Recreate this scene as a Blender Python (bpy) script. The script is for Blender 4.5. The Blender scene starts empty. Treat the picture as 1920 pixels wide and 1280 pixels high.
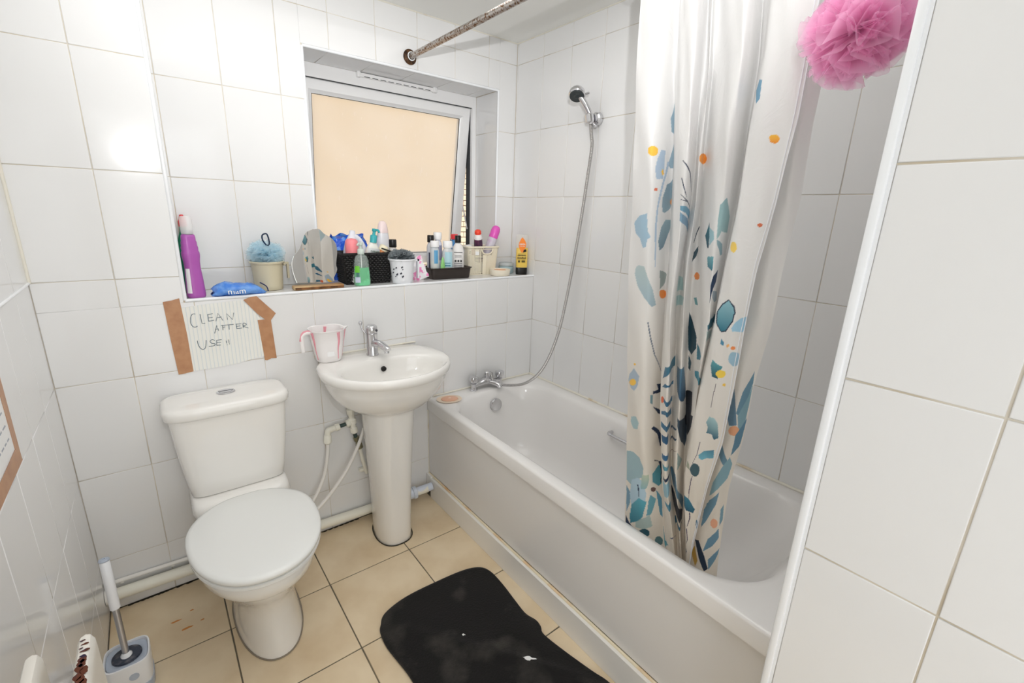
import bpy, bmesh, math, random
import numpy as np
from mathutils import Vector, Matrix, Euler
random.seed(7)
C = bpy.context.scene.collection
scene = bpy.context.scene

# ------------------------------------------------------------------ camera, world, lights, exposure
YAW, PITCH, ROLL = -0.672818, -0.271717, 0.033362
fw = Vector((-math.sin(YAW)*math.cos(PITCH), math.cos(YAW)*math.cos(PITCH), math.sin(PITCH)))
rt0 = Vector((math.cos(YAW), math.sin(YAW), 0)); up0 = rt0.cross(fw)
rt = rt0*math.cos(ROLL)+up0*math.sin(ROLL); up = up0*math.cos(ROLL)-rt0*math.sin(ROLL)
cam_d = bpy.data.cameras.new('camera'); cam = bpy.data.objects.new('camera', cam_d); C.objects.link(cam)
cam.matrix_world = Matrix(((rt.x, up.x, -fw.x, .2883), (rt.y, up.y, -fw.y, -1.9445), (rt.z, up.z, -fw.z, 1.4498), (0, 0, 0, 1)))
cam_d.sensor_width = 36; cam_d.lens = 860.488/1920*36; cam_d.clip_start = .02
scene.camera = cam
scene.view_settings.view_transform = 'Standard'; scene.view_settings.look = 'None'
scene.view_settings.gamma = 1; scene.view_settings.use_curve_mapping = False
scene.view_settings.exposure = -0.12
scene.cycles.max_bounces = 12; scene.cycles.diffuse_bounces = 6; scene.cycles.glossy_bounces = 4
scene.cycles.transmission_bounces = 8; scene.cycles.transparent_max_bounces = 16
scene.cycles.caustics_reflective = False; scene.cycles.caustics_refractive = False
scene.cycles.sample_clamp_indirect = 4

world = bpy.data.worlds.new('daylight'); scene.world = world; world.use_nodes = True
nt = world.node_tree; bg = nt.nodes['Background']
sky = nt.nodes.new('ShaderNodeTexSky'); sky.sky_type = 'HOSEK_WILKIE'; sky.turbidity = 6; sky.sun_direction = (-.5, .35, .75)
nt.links.new(sky.outputs[0], bg.inputs[0]); bg.inputs[1].default_value = 6.5

def light(name, kind, loc, energy, col=(1, 1, 1), size=.2, size_y=None, target=None, radius=None):
    d = bpy.data.lights.new(name, kind); d.energy = energy; d.color = col
    if kind == 'AREA':
        d.size = size
        if size_y: d.shape = 'RECTANGLE'; d.size_y = size_y
    if kind in ('POINT', 'SPOT'): d.shadow_soft_size = radius or .05
    o = bpy.data.objects.new(name, d); C.objects.link(o); o.location = loc
    if target is not None:
        o.rotation_euler = (Vector(target)-Vector(loc)).to_track_quat('-Z', 'Y').to_euler()
    return o
# the photographer's flash, bounced off the white ceiling, and its small direct spill
fb_ = light('flash_bounce', 'SPOT', (.34, -1.98, 1.74), 70, (.985, .99, 1), target=(.86, -1.0, 2.31), radius=.012); fb_.data.spot_size = math.radians(95); fb_.data.spot_blend = .7
light('ceiling_fill', 'AREA', (.95, -.80, 2.29), 9.5, (1, .99, .975), 1.2, 1.2, (.95, -.75, 0))  # broad soft fill added under the ceiling to lift floor and bath
light('rear_fill', 'AREA', (.5, -2.70, 1.1), 10, (.95, .975, 1), .8, 1.9, (.6, 0, 1.1))  # added fill behind the camera to even out the room; no doorway is built
fs_ = light('flash_spill', 'SPOT', (.31, -1.99, 1.73), 17, (1, .995, .99), target=(.95, .2, 1.25), radius=.012); fs_.data.spot_size = math.radians(78); fs_.data.spot_blend = .8
sun = light('sun', 'SUN', (2, 2, 5), 7, (1, .96, .9), target=(2.9, 6, 0)); sun.data.angle = .05

# ------------------------------------------------------------------ materials
def mat(name, col, rough=.4, metal=0, spec=.5, coat=0, trans=0, ior=1.45, alpha=1, noise=None, bump=None, sss=0, emit=None):
    m = bpy.data.materials.new(name); m.use_nodes = True
    n = m.node_tree.nodes; l = m.node_tree.links; b = n['Principled BSDF']
    b.inputs['Base Color'].default_value = (*col, 1); b.inputs['Roughness'].default_value = rough
    b.inputs['Metallic'].default_value = metal; b.inputs['Specular IOR Level'].default_value = spec
    b.inputs['Coat Weight'].default_value = coat; b.inputs['Transmission Weight'].default_value = trans
    b.inputs['IOR'].default_value = ior; b.inputs['Alpha'].default_value = alpha
    if sss: b.inputs['Subsurface Weight'].default_value = sss; b.inputs['Subsurface Radius'].default_value = (.01, .006, .004)
    if noise or bump:
        tc = n.new('ShaderNodeTexCoord')
    if noise:   # (colour2, scale, lo, hi[, detail])
        t = n.new('ShaderNodeTexNoise'); t.inputs['Scale'].default_value = noise[1]; t.inputs['Detail'].default_value = noise[4] if len(noise) > 4 else 4
        r = n.new('ShaderNodeMapRange'); r.inputs[1].default_value = noise[2]; r.inputs[2].default_value = noise[3]
        mx = n.new('ShaderNodeMix'); mx.data_type = 'RGBA'; mx.inputs[6].default_value = (*col, 1); mx.inputs[7].default_value = (*noise[0], 1)
        l.new(tc.outputs['Object'], t.inputs['Vector']); l.new(t.outputs[0], r.inputs[0]); l.new(r.outputs[0], mx.inputs[0]); l.new(mx.outputs[2], b.inputs['Base Color'])
    if bump:    # (scale, strength, distance)
        t = n.new('ShaderNodeTexNoise'); t.inputs['Scale'].default_value = bump[0]; t.inputs['Detail'].default_value = 3
        bp = n.new('ShaderNodeBump'); bp.inputs['Strength'].default_value = bump[1]; bp.inputs['Distance'].default_value = bump[2]
        l.new(tc.outputs['Object'], t.inputs['Vector']); l.new(t.outputs[0], bp.inputs['Height']); l.new(bp.outputs[0], b.inputs['Normal'])
    return m
def srgb(r, g, b):
    f = lambda c: (c/255/12.92) if c <= 10 else ((c/255+.055)/1.055)**2.4
    return (f(r), f(g), f(b))
M = {}
M['tile'] = mat('white_glazed_tile', srgb(229, 229, 229), .1, bump=(7, .03, .002), spec=.5)
M['grout'] = mat('cream_grout', srgb(218, 211, 198), .9, noise=(srgb(196, 180, 150), 6, .45, .75))
M['plaster'] = mat('white_ceiling_paint', srgb(234, 234, 230), .8, bump=(60, .05, .002))
M['floor_tile'] = mat('beige_floor_tile', srgb(228, 210, 180), .42, noise=(srgb(212, 190, 156), 5, .4, .7), bump=(70, .12, .001))
M['floor_grout'] = mat('dark_floor_grout', srgb(92, 88, 78), .9, noise=(srgb(130, 118, 96), 12, .4, .7))
M['ceramic'] = mat('white_ceramic', srgb(234, 232, 228), .09, coat=.3)
M['seat'] = mat('white_seat_plastic', srgb(230, 231, 229), .22)
M['acrylic'] = mat('white_bath_acrylic', srgb(232, 230, 228), .14)
M['panel'] = mat('white_bath_panel', srgb(226, 224, 222), .25)
M['chrome'] = mat('chrome', (.68, .68, .7), .12, 1)
M['steel'] = mat('brushed_steel', (.5, .5, .52), .3, 1)
M['pvc'] = mat('cream_pipe_plastic', srgb(236, 234, 222), .3)
M['white_pvc'] = mat('white_pipe_plastic', srgb(236, 234, 230), .25)
M['blue_pvc'] = mat('bluish_white_plastic', srgb(214, 222, 236), .3)
M['upvc'] = mat('white_window_plastic', srgb(238, 238, 238), .25)
M['trim'] = mat('white_tile_trim', srgb(238, 240, 243), .2)
M['silicone'] = mat('white_silicone', srgb(226, 222, 210), .4, noise=(srgb(190, 160, 110), 9, .6, .8))
M['seal'] = mat('black_rubber_seal', srgb(35, 38, 42), .5)
M['black'] = mat('black_plastic', srgb(22, 21, 21), .3)
M['white'] = mat('white_plastic', srgb(240, 240, 240), .3)
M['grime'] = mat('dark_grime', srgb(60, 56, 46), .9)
def col(name, r, g, b, rough=.35, **k): return mat(name, srgb(r, g, b), rough, **k)

# ------------------------------------------------------------------ mesh helpers
def link(name, me, parent=None, m=None, smooth=None):
    o = bpy.data.objects.new(name, me); C.objects.link(o)
    if m is not None and not me.materials: me.materials.append(m)
    if parent is not None: o.parent = parent
    return o
def mk(name, verts, faces, m, parent=None, smooth=True, ang=40):
    me = bpy.data.meshes.new(name); me.from_pydata([tuple(v) for v in verts], [], faces); me.update()
    bm = bmesh.new(); bm.from_mesh(me); bmesh.ops.recalc_face_normals(bm, faces=bm.faces); bm.to_mesh(me); bm.free()
    if smooth:
        me.shade_smooth(); me.set_sharp_from_angle(angle=math.radians(ang))
    return link(name, me, parent, m)
class G:
    """collects pieces of one mesh"""
    def __init__(s): s.v = []; s.f = []
    def add(s, v, f):
        o = len(s.v); s.v += [tuple(a) for a in v]; s.f += [tuple(i+o for i in q) for q in f]; return s
    def build(s, name, m, parent=None, smooth=True, ang=40): return mk(name, s.v, s.f, m, parent, smooth, ang)
def loft(rings, cap0=True, cap1=True, closed=True):
    n = len(rings[0]); v = [p for r in rings for p in r]; f = []
    for i in range(len(rings)-1):
        for j in range(n if closed else n-1):
            k = (j+1) % n; f.append((i*n+j, i*n+k, (i+1)*n+k, (i+1)*n+j))
    if cap0: f.append(tuple(range(n))[::-1])
    if cap1: f.append(tuple(range((len(rings)-1)*n, len(rings)*n)))
    return v, f
def ring(cx, cy, z, a, b, n=32, e=2.0, rot=0):
    out = []
    for i in range(n):
        t = 2*math.pi*i/n; c, s = math.cos(t), math.sin(t)
        x = a*math.copysign(abs(c)**(2/e), c); y = b*math.copysign(abs(s)**(2/e), s)
        out.append((cx+x*math.cos(rot)-y*math.sin(rot), cy+x*math.sin(rot)+y*math.cos(rot), z))
    return out
def lathe(prof, n=28, c=(0, 0, 0), sx=1, sy=1, e=2.0, rot=0):
    return loft([ring(c[0], c[1], c[2]+z, max(r, 1e-4)*sx, max(r, 1e-4)*sy, n, e, rot) for r, z in prof])
def box(x0, x1, y0, y1, z0, z1):
    v = [(x, y, z) for z in (z0, z1) for y in (y0, y1) for x in (x0, x1)]
    return v, [(0, 2, 3, 1), (4, 5, 7, 6), (0, 1, 5, 4), (2, 6, 7, 3), (0, 4, 6, 2), (1, 3, 7, 5)]
def rbox(cx, cy, z0, z1, a, b, r=.005, n=32, e=8, rot=0):
    return loft([ring(cx, cy, z0, a-r, b-r, n, e, rot), ring(cx, cy, z0+r*.3, a-r*.3, b-r*.3, n, e, rot), ring(cx, cy, z0+r, a, b, n, e, rot),
                 ring(cx, cy, z1-r, a, b, n, e, rot), ring(cx, cy, z1-r*.3, a-r*.3, b-r*.3, n, e, rot), ring(cx, cy, z1, a-r, b-r, n, e, rot)])
def smooth_path(pts, sub=6):
    pts = [Vector(p) for p in pts]
    if len(pts) < 3 or sub < 2: return pts
    out = []
    for i in range(len(pts)-1):
        p0 = pts[max(i-1, 0)]; p1 = pts[i]; p2 = pts[i+1]; p3 = pts[min(i+2, len(pts)-1)]
        for k in range(sub):
            t = k/sub
            out.append(.5*((2*p1)+(p2-p0)*t+(2*p0-5*p1+4*p2-p3)*t*t+(3*p1-p0-3*p2+p3)*t**3))
    out.append(pts[-1]); return out
def tube(pts, r, n=12, sub=6, rf=None, flat=None):
    P = smooth_path(pts, sub); rings = []; u = None
    for i, p in enumerate(P):
        t = (P[min(i+1, len(P)-1)]-P[max(i-1, 0)]).normalized()
        if u is None:
            u = t.orthogonal().normalized() if flat is None else (Vector(flat)-t*t.dot(Vector(flat))).normalized()
        else: u = (u-t*u.dot(t)).normalized()
        w = t.cross(u); rr = r if rf is None else r*rf(i/(len(P)-1))
        rings.append([tuple(p+(u*math.cos(a)+w*math.sin(a))*rr) for a in (2*math.pi*k/n for k in range(n))])
    return loft(rings)
def cyl(p0, p1, r0, r1=None, n=24):
    p0 = Vector(p0); p1 = Vector(p1); r1 = r0 if r1 is None else r1
    return tube([p0, p1], 1, n, 1, rf=lambda t: r0+(r1-r0)*t)
def disc_prof(p0, p1, prof, n=28):
    """lathe about the axis p0->p1; prof = (r, t 0..1)"""
    p0 = Vector(p0); d = Vector(p1)-p0; t = d.normalized(); u = t.orthogonal().normalized(); w = t.cross(u)
    return loft([[tuple(p0+d*z+(u*math.cos(a)+w*math.sin(a))*max(r, 1e-4)) for a in (2*math.pi*k/n for k in range(n))] for r, z in prof])
def moved(vf, loc, rx=0, ry=0, rz=0):
    Mx = Matrix.Translation(loc) @ Euler((rx, ry, rz)).to_matrix().to_4x4()
    return [tuple(Mx @ Vector(v)) for v in vf[0]], vf[1]
def tag(o, label, cat, group=None, kind=None):
    o['label'] = label; o['category'] = cat
    if group: o['group'] = group
    if kind: o['kind'] = kind
    return o
def thing(name, label, cat, loc=(0, 0, 0), group=None, rz=0, rx=0, ry=0):
    o = bpy.data.objects.new(name, None); C.objects.link(o); o.location = loc; o.rotation_euler = (rx, ry, rz); o.empty_display_size = .05
    return tag(o, label, cat, group)
def part(name, vf, m, parent, local=False, **k):
    """vf in world space unless local; stored relative to the parent's own origin"""
    g = G(); g.add(*vf) if isinstance(vf, tuple) else [g.add(*q) for q in vf]
    o = g.build(name, m, parent, **k)
    if not local and parent is not None:
        inv = wmat(parent).inverted(); o.data.transform(inv)
    return o
def wmat(o):
    m = Matrix.LocRotScale(o.location, o.rotation_euler, o.scale)
    return (wmat(o.parent) @ m) if o.parent else m
def struct(name, vf, m, label=None, parent=None, **k):
    g = G(); g.add(*vf) if isinstance(vf, tuple) else [g.add(*q) for q in vf]
    o = g.build(name, m, parent, **k)
    if parent is None:
        o['kind'] = 'structure'
        if label: o['label'] = label
    return o

# ------------------------------------------------------------------ dimensions of the room
W_, D_, CEIL, LEDGE = 1.978, .21, 2.307, 1.121
PX, PE = 1.1714, -1.712
REAR = -2.75
WX0, WX1, WZ1, WY = .89, 1.8598, 2.066, .42
ROWS = [-.129+j/3 for j in range(9)]

# tiles
tile_cache = {}
def tile_mesh(w, h, m, th=.0022, ch=.0016):
    key = (round(w, 4), round(h, 4), m.name)
    if key in tile_cache: return tile_cache[key]
    v = []
    for z, i in ((-.002, 0), (th-ch*.8, 0), (th-ch*.25, ch*.35), (th, ch)):
        v += [(-w/2+i, -h/2+i, z), (w/2-i, -h/2+i, z), (w/2-i, h/2-i, z), (-w/2+i, h/2-i, z)]
    f = [(a*4+j, a*4+(j+1) % 4, (a+1)*4+(j+1) % 4, (a+1)*4+j) for a in range(3) for j in range(4)]+[(12, 13, 14, 15)]
    me = bpy.data.meshes.new('tile'); me.from_pydata(v, [], f); me.materials.append(m)
    me.shade_smooth(); me.polygons[len(f)-1].use_smooth = False
    tile_cache[key] = me; return me
def tiles(parent, origin, ud, vd, u0, u1, v0, v1, ju, jv, gap=.0022, m=None, th=.0022, tilt=.0012, skip=None, name='tile', flush=()):
    """ju, jv: joint positions; the grout plane is at origin, tiles stand proud along ud x vd"""
    m = m or M['tile']; ud = Vector(ud); vd = Vector(vd); nd = ud.cross(vd)
    us = sorted({u0, u1, *[a for a in ju if u0+.006 < a < u1-.006]}); vs = sorted({v0, v1, *[a for a in jv if v0+.006 < a < v1-.006]})
    for i in range(len(us)-1):
        for j in range(len(vs)-1):
            a0, a1, b0, b1 = us[i], us[i+1], vs[j], vs[j+1]
            if skip and skip((a0+a1)/2, (b0+b1)/2): continue
            hg = gap/2; ga, gb, gc, gd = [0 if q in flush else hg for q in (a0, a1, b0, b1)]
            a0 += ga; a1 -= gb; b0 += gc; b1 -= gd
            me = tile_mesh(a1-a0, b1-b0, m, th)
            o = bpy.data.objects.new(name, me); C.objects.link(o); o.parent = parent
            R = Matrix((ud, vd, nd)).transposed() @ Euler((random.gauss(0, tilt), random.gauss(0, tilt), 0)).to_matrix()
            o.matrix_local = Matrix.Translation(Vector(origin)+ud*(a0+a1)/2+vd*(b0+b1)/2) @ R.to_4x4()
TH = .0022
wj = lambda o, n=20, s=-20: [o+.2002*k for k in range(s, n)]

# floor
fl = struct('floor', box(-.1, W_+.1, REAR-.1, .12, -.08, -TH), M['floor_grout'])
FJ = .3424
tiles(fl, (0, 0, -TH), (1, 0, 0), (0, 1, 0), 0, 1.29, REAR, 0, [.3375-FJ+FJ*k for k in range(6)], [.0018-FJ*k for k in range(9)], gap=.0045, m=M['floor_tile'], tilt=.0006)
struct('ceiling', box(-.1, W_+.1, REAR-.1, D_+.05, CEIL, CEIL+.1), M['plaster'])
# left wall
wl = struct('wall_left', box(-.1, -TH, REAR-.1, 0, 0, CEIL), M['grout'])
tiles(wl, (-TH, 0, 0), (0, -1, 0), (0, 0, 1), 0, -REAR, 0, CEIL, [.2002*k for k in range(1, 15)], ROWS) if 0 else None
tiles(wl, (-TH, 0, 0), (0, 1, 0), (0, 0, 1), REAR, 0, 0, CEIL, [-.2002*k for k in range(1, 15)], ROWS)
# back wall : lower front part, the full-height pier on the left and the recess behind the ledge
PIER = .374
bw = struct('wall_back', [box(-.1, PIER-.003, TH, D_+.1, 0, CEIL), box(PIER-.003, W_+.1, TH, D_+.02, 0, LEDGE-.004),
      box(PIER-.003, WX0-.002, D_+TH, D_+.3, LEDGE-.1, CEIL), box(WX1+.002, W_+.1, D_+TH, D_+.3, LEDGE-.1, CEIL),
      box(WX0-.002, WX1+.002, D_+TH, D_+.3, WZ1+.002, CEIL), box(WX0-.002, WX1+.002, D_, D_+.3, LEDGE-.1, LEDGE-.004)], M['grout'])
LT = LEDGE-.008
tiles(bw, (0, TH, 0), (1, 0, 0), (0, 0, 1), 0, PIER-.006, LT, CEIL, wj(-.0037), ROWS, flush=(LT,), tilt=.0006)
tiles(bw, (0, TH, 0), (1, 0, 0), (0, 0, 1), 0, W_, 0, LT, wj(-.0037), ROWS, flush=(LT,), tilt=.0006)
RJ = wj(.3955); RW = [z for z in ROWS if abs(z-2.066) > .01]
bt = (0, D_+TH, 0); XA, XB = WX0-.006, WX1+.006
tiles(bw, bt, (1, 0, 0), (0, 0, 1), PIER, XA, LEDGE, CEIL, RJ, RW, flush=(XA,))
tiles(bw, bt, (1, 0, 0), (0, 0, 1), XB, W_, LEDGE, CEIL, RJ, RW, flush=(XB,))
tiles(bw, bt, (1, 0, 0), (0, 0, 1), XA, XB, WZ1+.006, CEIL, RJ, RW, flush=(XA, XB))
# ledge, laid with tiles
tiles(bw, (0, 0, LEDGE-TH), (1, 0, 0), (0, 1, 0), PIER, W_, .008, D_, wj(.3955), [])
tiles(bw, (0, 0, LEDGE-TH), (1, 0, 0), (0, 1, 0), WX0, WX1, D_, WY, wj(.3955), [])
# reveals
tiles(bw, (WX1+TH, 0, 0), (0, -1, 0), (0, 0, 1), -WY, -D_-.002, LEDGE, WZ1, [], ROWS)
tiles(bw, (WX0-TH, 0, 0), (0, 1, 0), (0, 0, 1), D_+.002, WY, LEDGE, WZ1, [], ROWS)
tiles(bw, (0, 0, WZ1+TH), (1, 0, 0), (0, -1, 0), WX0, WX1, -WY, -D_-.002, RJ, [])
# pier's side
tiles(bw, (PIER-TH-.001, 0, 0), (0, 1, 0), (0, 0, 1), .008, D_, LEDGE, CEIL, [], ROWS)
# right wall
wr = struct('wall_right', box(W_+TH, W_+.1, REAR-.1, D_+.3, 0, CEIL), M['grout'])
tiles(wr, (W_+TH, 0, 0), (0, -1, 0), (0, 0, 1), -D_, -PE, .2043, CEIL, wj(0), ROWS)
# partition at the foot of the bath
wp = struct('wall_foot', box(PX+TH, W_+.1, REAR-.1, PE-TH, 0, CEIL), M['grout'])
tiles(wp, (PX+TH, 0, 0), (0, -1, 0), (0, 0, 1), -PE+.012, -REAR, 0, CEIL, [-PE+.006+.1947*k for k in range(1, 7)], ROWS, gap=.0032)
tiles(wp, (0, PE-TH, 0), (-1, 0, 0), (0, 0, 1), -W_, -PX-.008, .53, CEIL, [-W_+.2002*k for k in range(1, 5)], ROWS)
struct('wall_rear', box(-.1, W_, REAR-.1, REAR, 0, CEIL), M['plaster'])
# trims
def strip(name, p0, p1, r, m='trim'):
    return struct(name, tube([p0, p1], r, 10, 1), M[m])
strip('trim_1', (PIER-.002, .004, LEDGE-.002), (W_, .004, LEDGE-.002), .0062)
strip('trim_2', (PIER-.002, .004, LEDGE), (PIER-.002, .004, CEIL), .0065)
strip('trim_3', (WX0-.001, D_+.002, LEDGE), (WX0-.001, D_+.002, WZ1), .006)
strip('trim_4', (WX1+.001, D_+.002, LEDGE), (WX1+.001, D_+.002, WZ1), .006)
strip('trim_5', (WX0, D_+.002, WZ1+.001), (WX1, D_+.002, WZ1+.001), .006)
struct('trim_6', [rbox(PX+.002, PE-.001, .0, CEIL, .008, .007, .003, 16, 4), box(PX-.0008, PX+.006, PE-.013, PE-.004, 0, CEIL)], M['trim'])
# silicone in the corner of the left wall above the dado row and along it
strip('trim_7', (.0025, -.0025, 1.2043), (.0025, -.0025, CEIL), .005, 'silicone')
strip('trim_8', (.0015, -.004, 1.2043), (.0015, REAR+.01, 1.2043), .0042, 'trim')
strip('trim_9', (.002, D_-.002, CEIL-.002), (.002, -.002, CEIL-.002), .003, 'silicone')
struct('trim_10', [tube([(PIER, D_-.001, CEIL-.001), (W_, D_-.001, CEIL-.001)], .003, 8, 1), tube([(W_-.001, D_, CEIL-.001), (W_-.001, PE, CEIL-.001)], .003, 8, 1), tube([(0, -.001, CEIL-.001), (PIER, -.001, CEIL-.001)], .003, 8, 1)], M['silicone'])

# ------------------------------------------------------------------ window
w1 = bpy.data.objects.new('window_1', None); C.objects.link(w1); w1['kind'] = 'structure'
FX0, FX1, FZ0, FZ1 = WX0, WX1, LEDGE, WZ1
def frame(x0, x1, z0, z1, l, r_, b, t, y0, y1, bev=.004):
    g = []
    for q in ((x0, x0+l, z0, z1), (x1-r_, x1, z0, z1), (x0+l, x1-r_, z0, z0+b), (x0+l, x1-r_, z1-t, z1)):
        g.append(box(q[0], q[1], y0, y1, q[2], q[3]))
    return g
part('frame', frame(FX0, FX1, FZ0, FZ1,   .03, .0248, .022, .057, WY, WY+.062), M['upvc'], w1, smooth=False)
sash_root = bpy.data.objects.new('sash', None)
SX0, SX1, SZ0, SZ1 = FX0+.032, FX1-.0268, FZ0+.018, FZ1-.059
def tiltv(vf, a=-math.radians(8.4), y0=WY+.012, z0=SZ1):
    out = []
    for x, y, z in vf[0]:
        dy, dz = y-y0, z-z0
        out.append((x, y0+dy*math.cos(a)+dz*math.sin(a), z0-dy*math.sin(a)+dz*math.cos(a)))
    return out, vf[1]
def sash_profile():
    g = []
    # mitred frame with a stepped inner bead
    def rect(x0, x1, z0, z1, y): return [(x0, y, z0), (x1, y, z0), (x1, y, z1), (x0, y, z1)]
    o = (SX0, SX1, SZ0, SZ1)
    def off(d): return (o[0]+d, o[1]-d, o[2]+d, o[3]-d)
    rs = [rect(*off(0), WY+.055), rect(*off(0), WY+.016), rect(*off(.004), WY+.012), rect(*off(.044), WY+.012), rect(*off(.050), WY+.018), rect(*off(.060), WY+.024), rect(*off(.0605), WY+.034), rect(*off(.0605), WY+.05), rect(*off(.04), WY+.055)]
    v = [p for r in rs for p in r]; f = []
    for i in range(len(rs)-1):
        for j in range(4): f.append((i*4+j, i*4+(j+1) % 4, (i+1)*4+(j+1) % 4, (i+1)*4+j))
    n = (len(rs)-1)*4
    for j in range(4): f.append((n+j, n+(j+1) % 4, (j+1) % 4, j))
    return v, f
sash = part('sash', tiltv(sash_profile()), M['upvc'], w1, ang=20)
def seal_ring(d, w, y):
    x0, x1, z0, z1 = SX0+d, SX1-d, SZ0+d, SZ1-d
    return [box(x0, x0+w, y, y+.004, z0, z1), box(x1-w, x1, y, y+.004, z0, z1), box(x0, x1, y, y+.004, z1-w, z1), box(x0, x1, y, y+.004, z0, z0+w)]
part('glazing_seal', [tiltv(q) for q in seal_ring(.0585, .004, WY+.026)], M['seal'], sash, smooth=False)
part('frame_seal', [box(FX0+.03, FX1-.0248, WY+.004, WY+.02, SZ1+.0005, SZ1+.0032), box(SX1+.0002, SX1+.0022, WY+.02, WY+.06, SZ0, SZ1)], M['seal'], w1, smooth=False)
part('friction_stay', [tiltv(box(SX1-.002, SX1+.001, WY+.03, WY+.045, 1.45, 1.7)), cyl((SX1+.0015, WY+.045, 1.35), (SX1-.001, WY+.1, 1.5), .004)], M['steel'], w1)
gm = bpy.data.materials.new('obscured_glass'); gm.use_nodes = True
n = gm.node_tree.nodes; l = gm.node_tree.links; n.clear()
out = n.new('ShaderNodeOutputMaterial'); tr = n.new('ShaderNodeBsdfTranslucent'); tr.inputs[0].default_value = (.82, .82, .80, 1)
gt = n.new('ShaderNodeBsdfRefraction'); gt.inputs['Roughness'].default_value = .45; gt.inputs['IOR'].default_value = 1.1; gt.inputs[0].default_value = (.86, .855, .84, 1)
mx = n.new('ShaderNodeMixShader'); mx.inputs[0].default_value = .55
gl = n.new('ShaderNodeBsdfGlossy'); gl.inputs['Roughness'].default_value = .12
fr = n.new('ShaderNodeFresnel'); fr.inputs[0].default_value = 1.35; mx2 = n.new('ShaderNodeMixShader')
tc = n.new('ShaderNodeTexCoord'); nz = n.new('ShaderNodeTexNoise'); nz.inputs['Scale'].default_value = 260; bp = n.new('ShaderNodeBump'); bp.inputs['Strength'].default_value = .25; bp.inputs['Distance'].default_value = .001
l.new(tc.outputs['Object'], nz.inputs['Vector']); l.new(nz.outputs[0], bp.inputs['Height']); l.new(bp.outputs[0], gt.inputs['Normal'])
l.new(tr.outputs[0], mx.inputs[1]); l.new(gt.outputs[0], mx.inputs[2]); l.new(fr.outputs[0], mx2.inputs[0]); l.new(mx.outputs[0], mx2.inputs[1]); l.new(gl.outputs[0], mx2.inputs[2]); l.new(mx2.outputs[0], out.inputs[0])
gx0, gx1, gz0, gz1 = SX0+.058, SX1-.058, SZ0+.058, SZ1-.058
part('pane', tiltv(([(gx0, WY+.03, gz0), (gx1, WY+.03, gz0), (gx1, WY+.03, gz1), (gx0, WY+.03, gz1)], [(0, 1, 2, 3)])), gm, sash, smooth=False)
# streaks where water has dried on the pane
g = G(); random.seed(3)
for k in range(46):
    x = random.uniform(gx0+.1, gx1-.01); z = random.uniform(1.62, 1.93) if random.random() < .8 else random.uniform(1.3, 1.7); h = random.uniform(.003, .014); w = random.uniform(.0005, .0012)
    g.add(*tiltv(box(x-w, x+w, WY+.0285, WY+.0288, z-h, z+h)))
o = part('water_streaks', (g.v, g.f), mat('dried_water', (.9, .9, .9), .6), sash, smooth=False); o['kind'] = 'stuff'
# trickle vent at the head of the frame
vt = part('trickle_vent', [moved(rbox(1.391, 0, -.009, .009, .205, .009, .003, 24, 6), (0, WY-.009, 2.055))], M['upvc'], w1)
part('end_cap', [rbox(1.19, WY-.011, 2.043, 2.067, .009, .012, .002, 16, 4), rbox(1.592, WY-.011, 2.043, 2.067, .012, .012, .002, 16, 4)], M['upvc'], vt)
g = G()
for k in range(9): g.add(*box(1.215+k*.04, 1.215+k*.04+.028, WY-.0185, WY-.0165, 2.047, 2.0495))
part('slot', (g.v, g.f), M['seal'], vt, smooth=False)

# ------------------------------------------------------------------ brick wall across the yard
ob = struct('wall_outside', box(-14, 16, 4.06, 4.3, -4, 5.0), mat('pale_mortar', srgb(192, 150, 112), .9))
bmat = mat('orange_brick', srgb(222, 200, 170), .9, noise=(srgb(214, 188, 152), 3, .4, .7))
bm_ = box(-.1075, .1075, -.03, .03, -.0325, .0325); me = bpy.data.meshes.new('brick'); me.from_pydata(bm_[0], [], bm_[1]); me.materials.append(bmat)
far = G()
for r in range(-8, 56):
    for k in range(-18, 34):
        x = k*.225+(r % 2)*.1125; z = r*.075
        if 3.5 < x < 4.6 and .1 < z < 2.3:
            o = bpy.data.objects.new('brick', me); C.objects.link(o); o.parent = ob; o.location = (x, 4.045, z)
        else:
            far.add(*[ (a, b) for a, b in [([(vx+x, vy+4.045, vz+z) for vx, vy, vz in bm_[0]], bm_[1])]][0])
o = part('bricks', (far.v, far.f), bmat, ob, smooth=False); o['kind'] = 'stuff'
struct('ground_outside', box(-14, 16, .7, 4.06, -1.3, -1.2), mat('yard_concrete', srgb(170, 165, 155), .9))

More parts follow.
